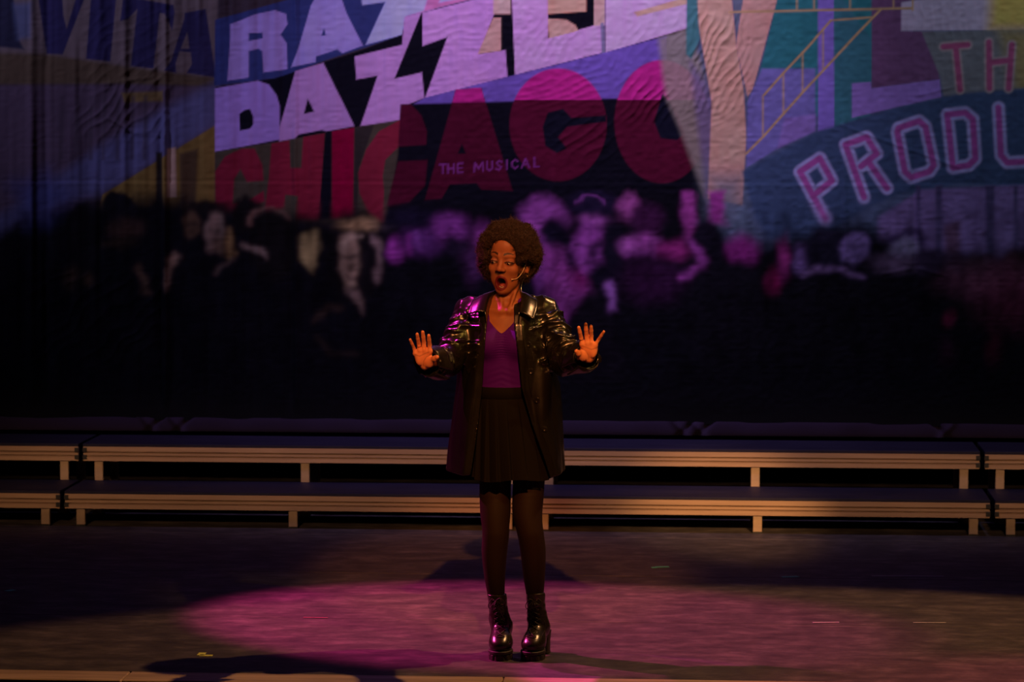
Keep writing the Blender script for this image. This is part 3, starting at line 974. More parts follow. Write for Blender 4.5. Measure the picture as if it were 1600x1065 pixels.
HC = np.array([-0.0105, 0.018, 1.615])                       # head centre
HR = Matrix.Rotation(R(-18), 3, 'Z') @ Matrix.Rotation(R(5), 3, 'X') @ Matrix.Rotation(R(4.5), 3, 'Y')
HRn = np.array(HR)
def hw(p):
    """head-local point -> world"""
    return HC + HRn @ np.asarray(p, float)
def hl(x, y, z):
    """world arrays -> head-local arrays"""
    a, b, c = x - HC[0], y - HC[1], z - HC[2]
    return (HRn[0, 0] * a + HRn[1, 0] * b + HRn[2, 0] * c,
            HRn[0, 1] * a + HRn[1, 1] * b + HRn[2, 1] * c,
            HRn[0, 2] * a + HRn[1, 2] * b + HRn[2, 2] * c)

B = Field((-0.48, -0.50, 0.05), (0.43, 0.20, 1.76), 0.0027)

# torso
TZ = [0.78, 0.86, 0.94, 1.03, 1.10, 1.18, 1.25, 1.31, 1.36, 1.40, 1.425]
TCX = [-0.010, -0.012, -0.018, -0.028, -0.032, -0.030, -0.028, -0.026, -0.024, -0.022, -0.020]
TRX = [0.135, 0.160, 0.162, 0.122, 0.106, 0.116, 0.126, 0.132, 0.138, 0.110, 0.060]
TRY = [0.095, 0.112, 0.110, 0.086, 0.078, 0.084, 0.090, 0.090, 0.082, 0.066, 0.048]
TCY = [0.03, 0.035, 0.03, 0.015, 0.012, 0.014, 0.018, 0.022, 0.028, 0.032, 0.034]
torso = stack(TZ, TCX, TCY, TRX, TRY)
B.union(torso, (-0.2, -0.13, 0.78), (0.16, 0.17, 1.43), 0.03)
for s in (-1, 1):
    c = (-0.030 + s * 0.056, -0.052, 1.262)
    B.union(ell(c, (0.052, 0.046, 0.052)), *bb(c, r=0.06), k=0.03)
# shoulders, collar bones
SHL, SHR = np.array([-0.172, 0.035, 1.375]), np.array([0.124, 0.035, 1.378])
add_cone(B, (-0.06, 0.035, 1.41), SHL, 0.036, 0.044, 0.03)
add_cone(B, (0.02, 0.035, 1.41), SHR, 0.036, 0.044, 0.03)
for s, sh in ((-1, SHL), (1, SHR)):
    add_cone(B, (-0.024 + s * 0.018, -0.040, 1.388), (sh[0] * 0.8, 0.0, 1.400), 0.010, 0.010, 0.022)
# neck
NB, NT = np.array([-0.014, 0.038, 1.385]), np.array([-0.020, 0.028, 1.56])
add_cone(B, NB, NT, 0.049, 0.044, 0.028)
add_cone(B, (-0.036, -0.044, 1.392), hw((-0.050, 0.012, -0.075)), 0.004, 0.008, 0.016)
add_cone(B, (-0.010, -0.044, 1.392), hw((0.052, 0.012, -0.075)), 0.004, 0.008, 0.016)

# arms (inside the sleeves) and hands
ELL, ELR = P(699, 563, -0.11), P(888, 558, -0.11)
WRL, WRR = P(664.5, 566, -0.335), P(920.5, 556, -0.335)
add_chain(B, [SHL, ELL, WRL], [0.046, 0.037, 0.025], 0.02)
add_chain(B, [SHR, ELR, WRR], [0.046, 0.037, 0.025], 0.02)

def hand(fingers, thumb, wrist, palm, seedy):
    """fingers: (base px, tip px, radius, curl); all at the depth of the raised hand"""
    yb, yt = -0.365, -0.392
    for (b, t, r, curl) in fingers:
        p0 = P(b[0] + (b[0] - t[0]) * 0.14, b[1] + (b[1] - t[1]) * 0.14, yb)
        p3 = P(t[0], t[1], yt - curl)
        p1 = p0 * 0.60 + p3 * 0.40 + np.array([0, 0.010, 0])
        p2 = p0 * 0.28 + p3 * 0.72 + np.array([0, 0.004, 0])
        add_chain(B, [p0, p1, p2, p3], [r * 1.04, r * 0.98, r * 0.93, r * 0.80], 0.0025)
        add_cone(B, P(palm[0], palm[1], -0.357), p0, 0.0125, 0.0088, 0.008)
        add_cone(B, P(wrist[0], wrist[1], -0.345), p0, 0.0135, 0.0088, 0.008)
    c = P(palm[0], palm[1], -0.352)
    B.union(ell(c, (0.034, 0.014, 0.036)), *bb(c, r=0.04), k=0.012)
    q = [P(a, b_, y) for a, b_, y in thumb]
    add_chain(B, q, [0.0165, 0.0125, 0.0105, 0.0082], 0.008)
    # thumb and little-finger pads of the palm
    m = q[0] * 0.6 + q[1] * 0.4 + np.array([0, -0.006, 0])
    B.union(ell(m, (0.017, 0.013, 0.021)), *bb(m, r=0.025), k=0.010)
    h_ = P(fingers[-1][0][0] * 0.55 + wrist[0] * 0.45, fingers[-1][0][1] * 0.45 + wrist[1] * 0.55, -0.366)
    B.union(ell(h_, (0.014, 0.011, 0.022)), *bb(h_, r=0.025), k=0.010)

hand([((671.2, 545.5), (669.8, 524.0), 0.0083, 0.004), ((662.6, 543.5), (660.4, 518.6), 0.0085, 0.0), ((655.2, 544.5), (651.6, 521.8), 0.0080, 0.002), ((648.4, 549.5), (640.9, 530.4), 0.0070, 0.006)],
     [(669, 567, -0.352), (674.5, 562.5, -0.368), (679.6, 560.0, -0.386), (683.0, 557.6, -0.400)], (663.5, 571), (661, 556), 1)
hand([((909.2, 534.5), (904.2, 511.5), 0.0083, 0.004), ((916.8, 532.5), (915.2, 506.2), 0.0085, 0.0), ((923.8, 532.6), (923.6, 509.4), 0.0080, 0.002), ((931.2, 536.8), (943.4, 518.0), 0.0070, 0.004)],
     [(912, 556, -0.352), (907.5, 554, -0.368), (903.4, 551.5, -0.386), (900.6, 548.4, -0.398)], (920.5, 560), (920, 546), 2)

# legs
LEG = {}
for nm, pts in (('l', [(778, 690, .062, .03), (774, 752, .060, .028), (774, 798, .0575, .020), (774.5, 822, .051, .014), (774.5, 836, .0495, .016), (772.5, 862, .0475, .030), (773, 900, .0385, .040), (775.5, 932, .0305, .042), (777, 965, .028, .035)]),
                ('r', [(824, 690, .062, .03), (826, 752, .060, .028), (824, 798, .0570, .020), (827, 822, .050, .014), (829.5, 836, .0485, .016), (833, 862, .0470, .030), (834.6, 900, .0400, .040), (836, 932, .0305, .042), (836, 965, .028, .035)])):
    q = [P(a, b_, y) for a, b_, r_, y in pts]
    fine = catmull([np.array([*a, b_[2]]) for a, b_ in zip(q, pts)], 5)
    LEG[nm] = ([a[:3] for a in fine], [a[3] for a in fine], q)
    add_chain(B, LEG[nm][0], LEG[nm][1], 0.003)

# head, in head-local metres (face towards -y)
def hfield(fn):
    return lambda x, y, z: fn(*hl(x, y, z))
HB = (HC - 0.16, HC + 0.16)
def hu(fn, k):
    B.union(hfield(fn), *HB, k=k, pad=0)
def hcut(fn, k):
    B.carve(hfield(fn), *HB, k=k, pad=0)
hu(ell((0, 0.014, 0.030), (0.0725, 0.090, 0.080)), 0.02)
hu(ell((0, -0.034, -0.038), (0.059, 0.056, 0.080)), 0.03)
hu(ell((0, -0.036, 0.036), (0.060, 0.056, 0.052)), 0.02)
for s in (-1, 1):
    hu(cone((s * 0.055, 0.004, -0.056), (s * 0.017, -0.058, -0.134), 0.015, 0.013), 0.022)
    hu(ell((s * 0.042, -0.061, -0.052), (0.020, 0.019, 0.020)), 0.018)
    hu(ell((s * 0.034, -0.046, -0.092), (0.020, 0.022, 0.030)), 0.022)
    hu(cone((s * 0.012, -0.085, 0.003), (s * 0.044, -0.069, 0.004), 0.0085, 0.0085), 0.014)
hu(ell((0, -0.052, -0.122), (0.026, 0.032, 0.026)), 0.02)
hu(ell((0, -0.072, -0.139), (0.018, 0.015, 0.014)), 0.014)
for s in (-1, 1):                                              # orbits
    hcut(ell((s * 0.0325, -0.103, -0.020), (0.020, 0.018, 0.013)), 0.012)
# nose
hu(cone((0, -0.084, -0.006), (0, -0.097, -0.042), 0.0085, 0.0105), 0.011)
hu(ell((0, -0.1015, -0.0490), (0.0125, 0.0112, 0.0100)), 0.008)
for s in (-1, 1):
    hu(ell((s * 0.0138, -0.0930, -0.0525), (0.0084, 0.0108, 0.0078)), 0.006)
    hcut(ell((s * 0.0072, -0.1010, -0.0610), (0.0042, 0.0055, 0.0042)), 0.002)
# lids
for s in (-1, 1):
    hu(ell((s * 0.0325, -0.0745, -0.0215), (0.0175, 0.0165, 0.0135)), 0.006)
    hcut(ell((s * 0.0325, -0.0930, -0.0245), (0.0128, 0.0080, 0.0028)), 0.0015)
# open mouth: muzzle, lip ring, cavity
MC = (0.0, -0.0805, -0.1065)
hu(ell((0, -0.062, -0.096), (0.029, 0.020, 0.036)), 0.016)
def lipring(x, y, z):
    px, pz = x - MC[0], z - MC[2]
    ang = np.arctan2(pz / 0.0235, px / 0.0208)
    k0 = np.sqrt((px / 0.0208) ** 2 + (pz / 0.0235) ** 2) + 1e-6
    dr = (k0 - 1) * np.sqrt(px ** 2 + pz ** 2) / k0
    yc = MC[1] - 0.0015 + 0.010 * (px / 0.0208) ** 2 + 0.05 * (-pz) - 0.0015 * np.cos(2 * ang) * 0
    tr = 0.0062 - 0.0022 * np.cos(ang) ** 2 + 0.0016 * sstep(0.004, -0.012, pz)
    return np.sqrt(dr ** 2 + (y - yc) ** 2) - tr
hu(lipring, 0.0045)
hcut(ell((0, -0.078, -0.1065), (0.0182, 0.038, 0.0198)), 0.0035)
# ears
for s in (-1, 1):
    hu(ell((s * 0.0755, 0.012, -0.040), (0.0075, 0.018, 0.030)), 0.006)
    hu(ell((s * 0.0765, 0.004, -0.064), (0.0060, 0.008, 0.009)), 0.006)
    hcut(ell((s * 0.0835, 0.008, -0.036), (0.0070, 0.009, 0.017)), 0.004)

bv, bf = B.mesh()
bv = relax(bv, bf, 1, 0.35)

# skin colours
n = len(bv)
colr = np.empty((n, 4), np.float32)
colr[:] = (0.235, 0.074, 0.030, 1)
x, y, z = bv.T
jit = 1 + 0.10 * vnoise(x * 60, y * 60, z * 60, 61)
colr[:, :3] *= jit[:, None]
def blend(mask, c):
    colr[:, :3] = colr[:, :3] * (1 - mask[:, None]) + np.array(c, np.float32) * mask[:, None]
handm = ((z > 1.0) & (z < 1.36) & (y < -0.33)).astype(np.float32)
nrm_hint = sstep(-0.352, -0.362, y)
blend(handm * nrm_hint, (0.68, 0.255, 0.135))
for (wx, wy), pts in (((0, 0), [((648.5, 553.5), (656, 556), (664, 552), (671, 549.5)), ((674, 553.5), (666, 557.5), (662, 564), (661.5, 572))]),
                      ((0, 0), [((932.5, 543), (924, 545.5), (915, 542), (909.5, 540)), ((907.5, 543.5), (915.5, 548), (919, 554), (920, 561))])):
    for pl in pts:
        q = [P(a, b_, -0.37) for a, b_ in pl]
        dmin = np.full(n, 9.0, np.float32)
        for a, b_ in zip(q[:-1], q[1:]):
            ab = b_ - a
            tt = np.clip(((x - a[0]) * ab[0] + (z - a[2]) * ab[2]) / (ab[0] ** 2 + ab[2] ** 2), 0, 1)
            dmin = np.minimum(dmin, np.hypot(x - a[0] - ab[0] * tt, z - a[2] - ab[2] * tt))
        blend((handm * nrm_hint * sstep(0.0030, 0.0008, dmin) * 0.55).astype(np.float32), (0.20, 0.07, 0.035))
hx_, hy_, hz_ = hl(x, y, z)
headm = (np.abs(hx_) < 0.1) & (np.abs(hy_) < 0.14) & (hz_ > -0.16) & (hz_ < 0.12)
def hmask(v):
    return (v * headm).astype(np.float32)
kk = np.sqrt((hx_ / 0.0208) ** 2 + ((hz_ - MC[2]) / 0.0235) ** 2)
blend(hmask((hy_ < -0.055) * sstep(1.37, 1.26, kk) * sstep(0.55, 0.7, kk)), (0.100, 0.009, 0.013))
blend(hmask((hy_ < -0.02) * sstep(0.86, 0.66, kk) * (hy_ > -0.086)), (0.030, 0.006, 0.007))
for s in (-1, 1):
    ex, ez = hx_ - s * 0.0325, hz_ + 0.0225
    front = hy_ < -0.06
    lid = np.sqrt((ex / 0.021) ** 2 + ((ez - 0.004) / 0.014) ** 2)
    blend(hmask(front * sstep(1.1, 0.6, lid) * 0.55), (0.16, 0.055, 0.035))
    blend(hmask(front * (np.abs(np.sqrt((ex / 0.0150) ** 2 + ((ez + 0.0015) / 0.0056) ** 2) - 1.0) < 0.30) * sstep(-0.004, 0.0005, ez)), (0.012, 0.006, 0.005))
    line_m = front * (np.abs(np.sqrt((ex / 0.0145) ** 2 + ((ez + 0.002) / 0.0050) ** 2) - 1.0) < 0.22)
    blend(hmask(line_m * 0.75), (0.02, 0.010, 0.008))
    # brow: an arch above the orbit
    bx = (hx_ * s - 0.012) / 0.036
    bz = 0.006 + 0.0065 * np.sin(np.pi * np.clip(bx * 0.85 + 0.05, 0, 1)) + 0.002
    tw = 0.0040 * (1.15 - 0.75 * np.clip(bx, 0, 1))
    blend(hmask(front * (bx > 0) * (bx < 1.02) * sstep(tw + 0.0012, tw - 0.0008, np.abs(hz_ - bz))), (0.022, 0.010, 0.008))
    blend(hmask((hy_ < -0.095) * (np.abs(hz_ + 0.063) < 0.0035) * (np.abs(hx_ - s * 0.007) < 0.0045)), (0.03, 0.010, 0.008))
M['skin'] = mat_new('brown_skin', rough=0.52, spec=0.22, attr='skin', sss=0.08)
mat_bump(M['skin'], 420, 0.10, 0.0006, 2)
body = mesh_obj('body', bv, bf, M['skin'], person, smooth=True)
at = body.data.color_attributes.new('skin', 'FLOAT_COLOR', 'POINT')
at.data.foreach_set('color', colr.ravel())
body['label'] = 'brown-skinned body with wide-open mouth and spread fingers'

# ------------------------------------------------------------------ eyes, teeth, tongue
M['eye'] = mat_new('eye_white', (0.24, 0.20, 0.17), 0.35)
M['iris'] = mat_new('dark_iris', (0.012, 0.006, 0.004), 0.1, coat=0.5)
M['tooth'] = mat_new('tooth', (0.34, 0.28, 0.22), 0.35)
M['tongue'] = mat_new('tongue', (0.22, 0.035, 0.035), 0.35)
def ball(name, c, r, mat, parent, seg=20, rot=None):
    bm_ = bmesh.new()
    bmesh.ops.create_uvsphere(bm_, u_segments=seg, v_segments=seg // 2 + 2, radius=1.0)
    rr = (r, r, r) if np.isscalar(r) else r
    for v in bm_.verts:
        p = Vector((v.co.x * rr[0], v.co.y * rr[1], v.co.z * rr[2]))
        if rot is not None:
            p = rot @ p
        v.co = p + Vector(c)
    return bm_obj(name, bm_, mat, parent, smooth=True)
for s in (-1, 1):
    e = ball('eyeball', hw((s * 0.0325, -0.0765, -0.0225)), 0.0128, M['eye'], person)
    ball('iris', hw((s * 0.0325 - 0.0030, -0.0838, -0.0255)), 0.0066, M['iris'], e)
for k in range(6):
    a = (k - 2.5) * 0.0042
    ball('tooth', hw((a, -0.0725 + 12 * a * a, -0.1245)), (0.0027, 0.0018, 0.0044), M['tooth'], person, 10, HR)
for k in range(6):
    a = (k - 2.5) * 0.0044
    ball('tooth', hw((a, -0.0700 + 12 * a * a, -0.0860)), (0.0028, 0.0018, 0.0036), M['tooth'], person, 10, HR)
ball('tongue', hw((0, -0.056, -0.1185)), (0.0135, 0.022, 0.008), M['tongue'], person, 16, HR)

# ------------------------------------------------------------------ hair
HAIRC = np.array([-0.0125, 0.042, 1.613])
Hf = Field((-0.20, -0.15, 1.42), (0.17, 0.22, 1.80), 0.0040)
_, X3 = Hf.sub((-9, -9, -9), (9, 9, 9))
hd = ell(HAIRC, (0.126, 0.120, 0.126))(*X3)
hd = smin(hd, ell(HAIRC + (0.0, -0.010, 0.045), (0.104, 0.110, 0.078))(*X3), 0.03)
hd = hd + 0.0100 * vnoise(X3[0] * 30, X3[1] * 30, X3[2] * 30, 71) + 0.006 * vnoise(X3[0] * 75, X3[1] * 75, X3[2] * 75, 72)
lx, ly, lz = hl(*X3)
face_clear = ell((0.0, -0.112, -0.080), (0.068, 0.100, 0.144))(lx, ly, lz)
face_clear = smin(face_clear, ell((0.0, -0.095, 0.016), (0.058, 0.055, 0.046))(lx, ly, lz), 0.02)
hd = -smin(-hd, face_clear, 0.010)
under = ell((0.005, -0.03, -0.215), (0.10, 0.10, 0.115))(lx, ly, lz)
hd = -smin(-hd, under, 0.012)
ear_clear = ell((0.085, -0.030, -0.050), (0.030, 0.058, 0.040))(lx, ly, lz)
hd = -smin(-hd, ear_clear, 0.010)
Hf.a[:] = hd
hv, hf_ = Hf.mesh()
hv = relax(hv, hf_, 1)
M['hair_in'] = mat_new('dark_hair_mass', (0.010, 0.005, 0.003), 0.9, spec=0.1)
M['hair'] = mat_new('coily_brown_hair', (0.040, 0.017, 0.008), 0.5, spec=0.3)
hair = mesh_obj('hair', hv, hf_, M['hair_in'], person, smooth=True)
hair['label'] = 'rounded dark brown afro'
# coils standing out of the mass
tri = hv[hf_]
nrm = np.cross(tri[:, 2] - tri[:, 0], tri[:, 3] - tri[:, 1])
ar = np.linalg.norm(nrm, axis=1)
nrm = nrm / (ar[:, None] + 1e-12)
cen = tri.mean(1)
outw = cen - HAIRC
if (nrm * outw).sum() < 0:
    nrm = -nrm
NCOIL, SEG, SID = 9000, 9, 3
pick = RNG.choice(len(cen), NCOIL, p=ar / ar.sum())
c0 = cen[pick] + RNG.normal(0, 0.0015, (NCOIL, 3)) - nrm[pick] * 0.004
nn = nrm[pick] + RNG.normal(0, 0.45, (NCOIL, 3))
nn /= np.linalg.norm(nn, axis=1)[:, None]
ref = RNG.normal(0, 1, (NCOIL, 3))
t1 = np.cross(nn, ref)
t1 /= np.linalg.norm(t1, axis=1)[:, None]
t2 = np.cross(nn, t1)
ln = RNG.uniform(0.006, 0.012, NCOIL) + 0.014 * RNG.random(NCOIL) ** 3
rad = RNG.uniform(0.0016, 0.0036, NCOIL)
ph = RNG.uniform(0, 6.28, NCOIL)
turn = RNG.uniform(0.9, 1.9, NCOIL)
t = np.linspace(0, 1, SEG)
ang = ph[:, None] + 2 * np.pi * turn[:, None] * t[None]
cen3 = (c0[:, None] + nn[:, None] * (ln[:, None] * t[None])[..., None] + t1[:, None] * (rad[:, None] * np.cos(ang))[..., None] + t2[:, None] * (rad[:, None] * np.sin(ang))[..., None])
tan = np.gradient(cen3, axis=1)
tan /= np.linalg.norm(tan, axis=2)[..., None] + 1e-9
sa = np.cross(tan, nn[:, None])
sa /= np.linalg.norm(sa, axis=2)[..., None] + 1e-9
sb = np.cross(tan, sa)
tr = 0.00075 * (1 - 0.5 * t)[None, :, None]
rings = np.stack([cen3 + tr * (math.cos(q) * sa + math.sin(q) * sb) for q in (0, 2.094, 4.189)], 2)     # coil, seg, side, 3
cv = rings.reshape(-1, 3)
base = np.arange(NCOIL)[:, None, None] * SEG * SID
si = np.arange(SEG - 1)[None, :, None] * SID
kq = np.arange(SID)[None, None, :]
k2 = (kq + 1) % SID
cf = np.stack([base + si + kq, base + si + k2, base + si + SID + k2, base + si + SID + kq], -1).reshape(-1, 4)
mesh_obj('hair_coils', cv, cf, M['hair'], hair, smooth=True, kind='stuff')
# ------------------------------------------------------------------ purple top
M['top'] = mat_bump(mat_new('purple_jersey', (0.058, 0.0015, 0.21), 0.7, spec=0.12), 500, 0.08, 0.0005, 2)
Tf = Field((-0.22, -0.16, 1.00), (0.18, 0.16, 1.47), 0.0034)
_, X3 = Tf.sub((-9, -9, -9), (9, 9, 9))
d = torso(*X3)
for s in (-1, 1):
    d = smin(d, ell((-0.030 + s * 0.056, -0.052, 1.262), (0.052, 0.046, 0.052))(*X3), 0.03)
d = smin(d, cone((-0.06, 0.035, 1.41), SHL, 0.036, 0.044)(*X3), 0.03)
d = smin(d, cone((0.02, 0.035, 1.41), SHR, 0.036, 0.044)(*X3), 0.03)
gather = np.exp(-((X3[0] + 0.036) / 0.030) ** 2) * sstep(1.18, 1.24, X3[2]) * (1 - sstep(1.305, 1.32, X3[2]))
d = d - 0.004 + 0.0014 * np.sin(X3[2] * 620 + 60 * np.abs(X3[0] + 0.036)) * gather * (X3[1] < 0)
d = d + 0.0016 * np.sin((X3[2] * 1.0 + 0.35 * np.abs(X3[0] + 0.036)) * 260) * np.exp(-((X3[0] + 0.036) / 0.06) ** 2) * sstep(1.08, 1.10, X3[2]) * (1 - sstep(1.14, 1.2, X3[2])) * 0.5
# neckline: sweetheart V in front, straps at the neck sides
ax_ = np.abs(X3[0] + 0.036)
neck = 1.304 + np.where(ax_ < 0.048, 0.045 * (ax_ / 0.048) ** 1.3, 0.045 + (ax_ - 0.048) * 6.5)
neck = np.where(X3[1] < 0.02, neck, 1.36)
cut = (X3[2] - neck) * 0.6
d = np.maximum(d, cut)
d = np.maximum(d, 1.05 - X3[2])
Tf.a[:] = d
tv, tf_ = Tf.mesh()
top = mesh_obj('top', tv, tf_, M['top'], person, smooth=True)
top['label'] = 'purple top with gathered sweetheart neckline'

# ------------------------------------------------------------------ tights
M['tights'] = mat_new('sheer_black_tights', (0.014, 0.0065, 0.0045), 0.6, spec=0.2)
Lf = Field((-0.20, -0.10, 0.16), (0.20, 0.16, 0.92), 0.0034)
for nm in 'lr':
    q, rr, _q = LEG[nm]
    add_chain(Lf, q, [a + 0.003 for a in rr], 0.003)
lv, lf_ = Lf.mesh()
lv = relax(lv, lf_, 2)
mesh_obj('tights', lv, lf_, M['tights'], person, smooth=True)

# ------------------------------------------------------------------ pleated skirt
M['skirt'] = mat_bump(mat_new('black_skirt_cloth', (0.0048, 0.0036, 0.0036), 0.85, spec=0.10, sheen=0.0), 600, 0.2, 0.0006, 2)
NA, NZ_ = 288, 34
zt, zb = 1.045, 0.722
V_, F_ = [], []
for i in range(NZ_):
    t = i / (NZ_ - 1)
    zz = zt + (zb - zt) * t
    cxs = -0.031 + 0.024 * t ** 0.8
    rxs, rys = 0.117 + 0.045 * t ** 0.75, 0.094 + 0.052 * t ** 0.75
    for a in range(NA):
        q = 2 * math.pi * a / NA
        saw = (q * 18 / (2 * math.pi) + 0.15 * math.sin(3 * q)) % 1.0
        fold = (saw if saw < 0.86 else (1 - saw) / 0.14 * 0.86) - 0.45
        w = 1 + (0.05 + 0.13 * t) * fold * min(1, t * 4 + 0.15) + 0.03 * t * math.sin(5 * q + 1.0)
        zoff = 0.006 * t * math.sin(4 * q + 0.5) + 0.004 * t * fold
        V_.append((cxs + rxs * w * math.cos(q), 0.018 + rys * w * math.sin(q), zz + zoff))
for i in range(NZ_ - 1):
    for a in range(NA):
        b_ = (a + 1) % NA
        F_.append((i * NA + a, i * NA + b_, (i + 1) * NA + b_, (i + 1) * NA + a))
skirt = mesh_obj('skirt', V_, F_, M['skirt'], person, smooth=True)
skirt['label'] = 'short black pleated skirt'
V_, F_ = [], []
for i, (zz, g) in enumerate(((1.042, 0.004), (1.044, 0.007), (1.086, 0.006), (1.089, 0.003), (1.086, -0.001))):
    for a in range(96):
        q = 2 * math.pi * a / 96
        V_.append((-0.031 + (0.110 + g + (1.065 - zz) * 0.10) * math.cos(q), 0.016 + (0.088 + g) * math.sin(q), zz))
for i in range(4):
    for a in range(96):
        b_ = (a + 1) % 96
        F_.append((i * 96 + a, i * 96 + b_, (i + 1) * 96 + b_, (i + 1) * 96 + a))
mesh_obj('waistband', V_, F_, M['skirt'], skirt, smooth=True)

# ------------------------------------------------------------------ leather jacket
M['leather'] = mat_bump(mat_new('black_leather', (0.0065, 0.0055, 0.0045), 0.27, spec=0.6), 70, 0.10, 0.004, 5)
HJ = 0.0035
J = Field((-0.46, -0.42, 0.70), (0.42, 0.26, 1.50), HJ)
_, X3 = J.sub((-9, -9, -9), (9, 9, 9))
JZ = [0.66, 0.745, 0.90, 1.05, 1.14, 1.22, 1.28, 1.34, 1.38, 1.41, 1.435]
JCX = [-0.032, -0.030, -0.025, -0.019, -0.017, -0.020, -0.024, -0.026, -0.026, -0.025, -0.024]
JRX = [0.246, 0.236, 0.222, 0.206, 0.196, 0.186, 0.180, 0.176, 0.170, 0.148, 0.100]
JRY = [0.180, 0.174, 0.164, 0.154, 0.152, 0.152, 0.150, 0.138, 0.118, 0.094, 0.060]
JCY = [0.040, 0.040, 0.038, 0.034, 0.032, 0.030, 0.030, 0.030, 0.030, 0.032, 0.034]
d = stack(JZ, JCX, JCY, JRX, JRY, 2.2)(*X3)
d = smin(d, cone((-0.08, 0.034, 1.398), SHL + (0.004, 0, 0.008), 0.045, 0.058)(*X3), 0.03)
d = smin(d, cone((0.03, 0.034, 1.398), SHR + (-0.004, 0, 0.008), 0.045, 0.058)(*X3), 0.03)
CUFL, CUFR = ELL + (WRL - ELL) * 0.90, ELR + (WRR - ELR) * 0.90
EXL, EXR = WRL + (WRL - ELL) * 0.2, WRR + (WRR - ELR) * 0.2
for sh, el, ex in ((SHL, ELL + (0, 0.02, -0.006), EXL), (SHR, ELR + (0, 0.02, -0.006), EXR)):
    d = smin(d, cone(sh + (0, 0, 0.0), el, 0.062, 0.059)(*X3), 0.025)
    d = smin(d, cone(el, ex, 0.059, 0.050)(*X3), 0.03)
# wrinkles, worked out only near the surface
band = np.abs(d) < 0.028
ii = np.argwhere(band)
px_, py_, pz_ = (J.lo + ii * HJ).T.astype(np.float32)
disp = np.zeros(len(ii), np.float32)
def arm_param(a, b):
    ab = b - a
    L = np.linalg.norm(ab)
    e = ab / L
    qx, qy, qz = px_ - a[0], py_ - a[1], pz_ - a[2]
    t = qx * e[0] + qy * e[1] + qz * e[2]
    r1 = np.cross(e, [0, 0, 1.0])
    r1 /= np.linalg.norm(r1)
    r2 = np.cross(e, r1)
    return t, np.arctan2(qx * r1[0] + qy * r1[1] + qz * r1[2], qx * r2[0] + qy * r2[1] + qz * r2[2]), np.sqrt(np.maximum(qx ** 2 + qy ** 2 + qz ** 2 - t * t, 0)), L
for (a, b, e2, sd) in ((SHL, ELL, EXL, 81), (SHR, ELR, EXR, 91)):
    for (p, q, wl, amp, off) in ((a, b, 0.060, 0.0190, 0.3), (b, e2, 0.066, 0.0150, 0.5)):
        t, th, rr, L = arm_param(p, q)
        inside = sstep(0.0, 0.08, t) * sstep(L + 0.02, L - 0.02, t) * sstep(0.12, 0.095, rr)
        w = t / wl + off + 0.40 * np.sin(th + sd) + 0.30 * np.sin(2 * th + 1.7 * sd) + 0.80 * vnoise(px_ * 13, py_ * 13, pz_ * 13, sd)
        ridge = (1 - np.abs(np.sin(np.pi * w))) ** 1.2
        disp += inside * amp * (ridge - 0.32) * (0.65 + 0.5 * vnoise(px_ * 11, py_ * 11, pz_ * 11, sd + 1))
        w2 = t / (wl * 0.5) + 0.9 * np.sin(th * 1.0 + 2.2 * sd) + 0.9 * vnoise(px_ * 20, py_ * 20, pz_ * 20, sd + 5)
        disp += inside * 0.0065 * ((1 - np.abs(np.sin(np.pi * w2))) - 0.36)
# drape on the body panels
th = np.arctan2(px_ + 0.024, -(py_ - 0.03))
low = sstep(1.42, 1.0, pz_)
bodym = sstep(0.26, 0.22, np.abs(px_ + 0.02)) * sstep(-0.20, -0.16, py_)
disp += bodym * (0.005 + 0.009 * low) * np.sin(7 * th + 1.1 * np.sin(pz_ * 7 + 1) + 1.4 * vnoise(px_ * 5, py_ * 5, pz_ * 3, 95))
disp += bodym * 0.0035 * vnoise(px_ * 22, py_ * 22, pz_ * 12, 96)
shz = sstep(1.33, 1.38, pz_) * sstep(0.06, 0.11, np.abs(px_ + 0.024))
disp += shz * 0.0045 * ((1 - np.abs(np.sin(np.pi * (px_ * 20 + py_ * 6 + 1.1 * vnoise(px_ * 14, py_ * 14, pz_ * 14, 97))))) - 0.35)
# keep the front edges flat
xl_b = np.interp(pz_, [0.70, 1.09, 1.50], [-0.165, -0.110, -0.086])
xr_b = np.interp(pz_, [0.70, 0.95, 1.09, 1.32, 1.50], [0.166, 0.086, 0.047, 0.018, 0.008])
edge = np.minimum(np.abs(px_ - xl_b), np.abs(px_ - xr_b))
disp *= np.where(py_ < 0, sstep(0.0, 0.035, edge), 1)
inner_d = d + 0.0110
disp = np.maximum(disp, -0.0055)
d[band] = d[band] - disp
shell = np.maximum(d, -inner_d)
# front opening, neck hole, hem, cuffs
zk = [0.70, 0.745, 0.80, 0.95, 1.09, 1.20, 1.32, 1.40, 1.50]
xl = np.interp(X3[2], zk, [-0.165, -0.157, -0.147, -0.126, -0.110, -0.103, -0.094, -0.090, -0.086]).astype(np.float32)
xr = np.interp(X3[2], zk, [0.166, 0.154, 0.137, 0.086, 0.047, 0.036, 0.018, 0.012, 0.008]).astype(np.float32)
opening = np.maximum(np.maximum(xl - X3[0], X3[0] - xr), X3[1] - 0.0)
shell = np.maximum(shell, -opening)
neckhole = ell((-0.026, 0.020, 1.445), (0.072, 0.085, 0.075))(*X3)
shell = np.maximum(shell, -neckhole)
hem = 0.745 + 0.010 * sstep(0.10, 0.22, X3[0]) - 0.018 * sstep(0.06, 0.16, X3[0]) + 0.004 * np.sin(X3[0] * 40)
shell = np.maximum(shell, hem - X3[2])
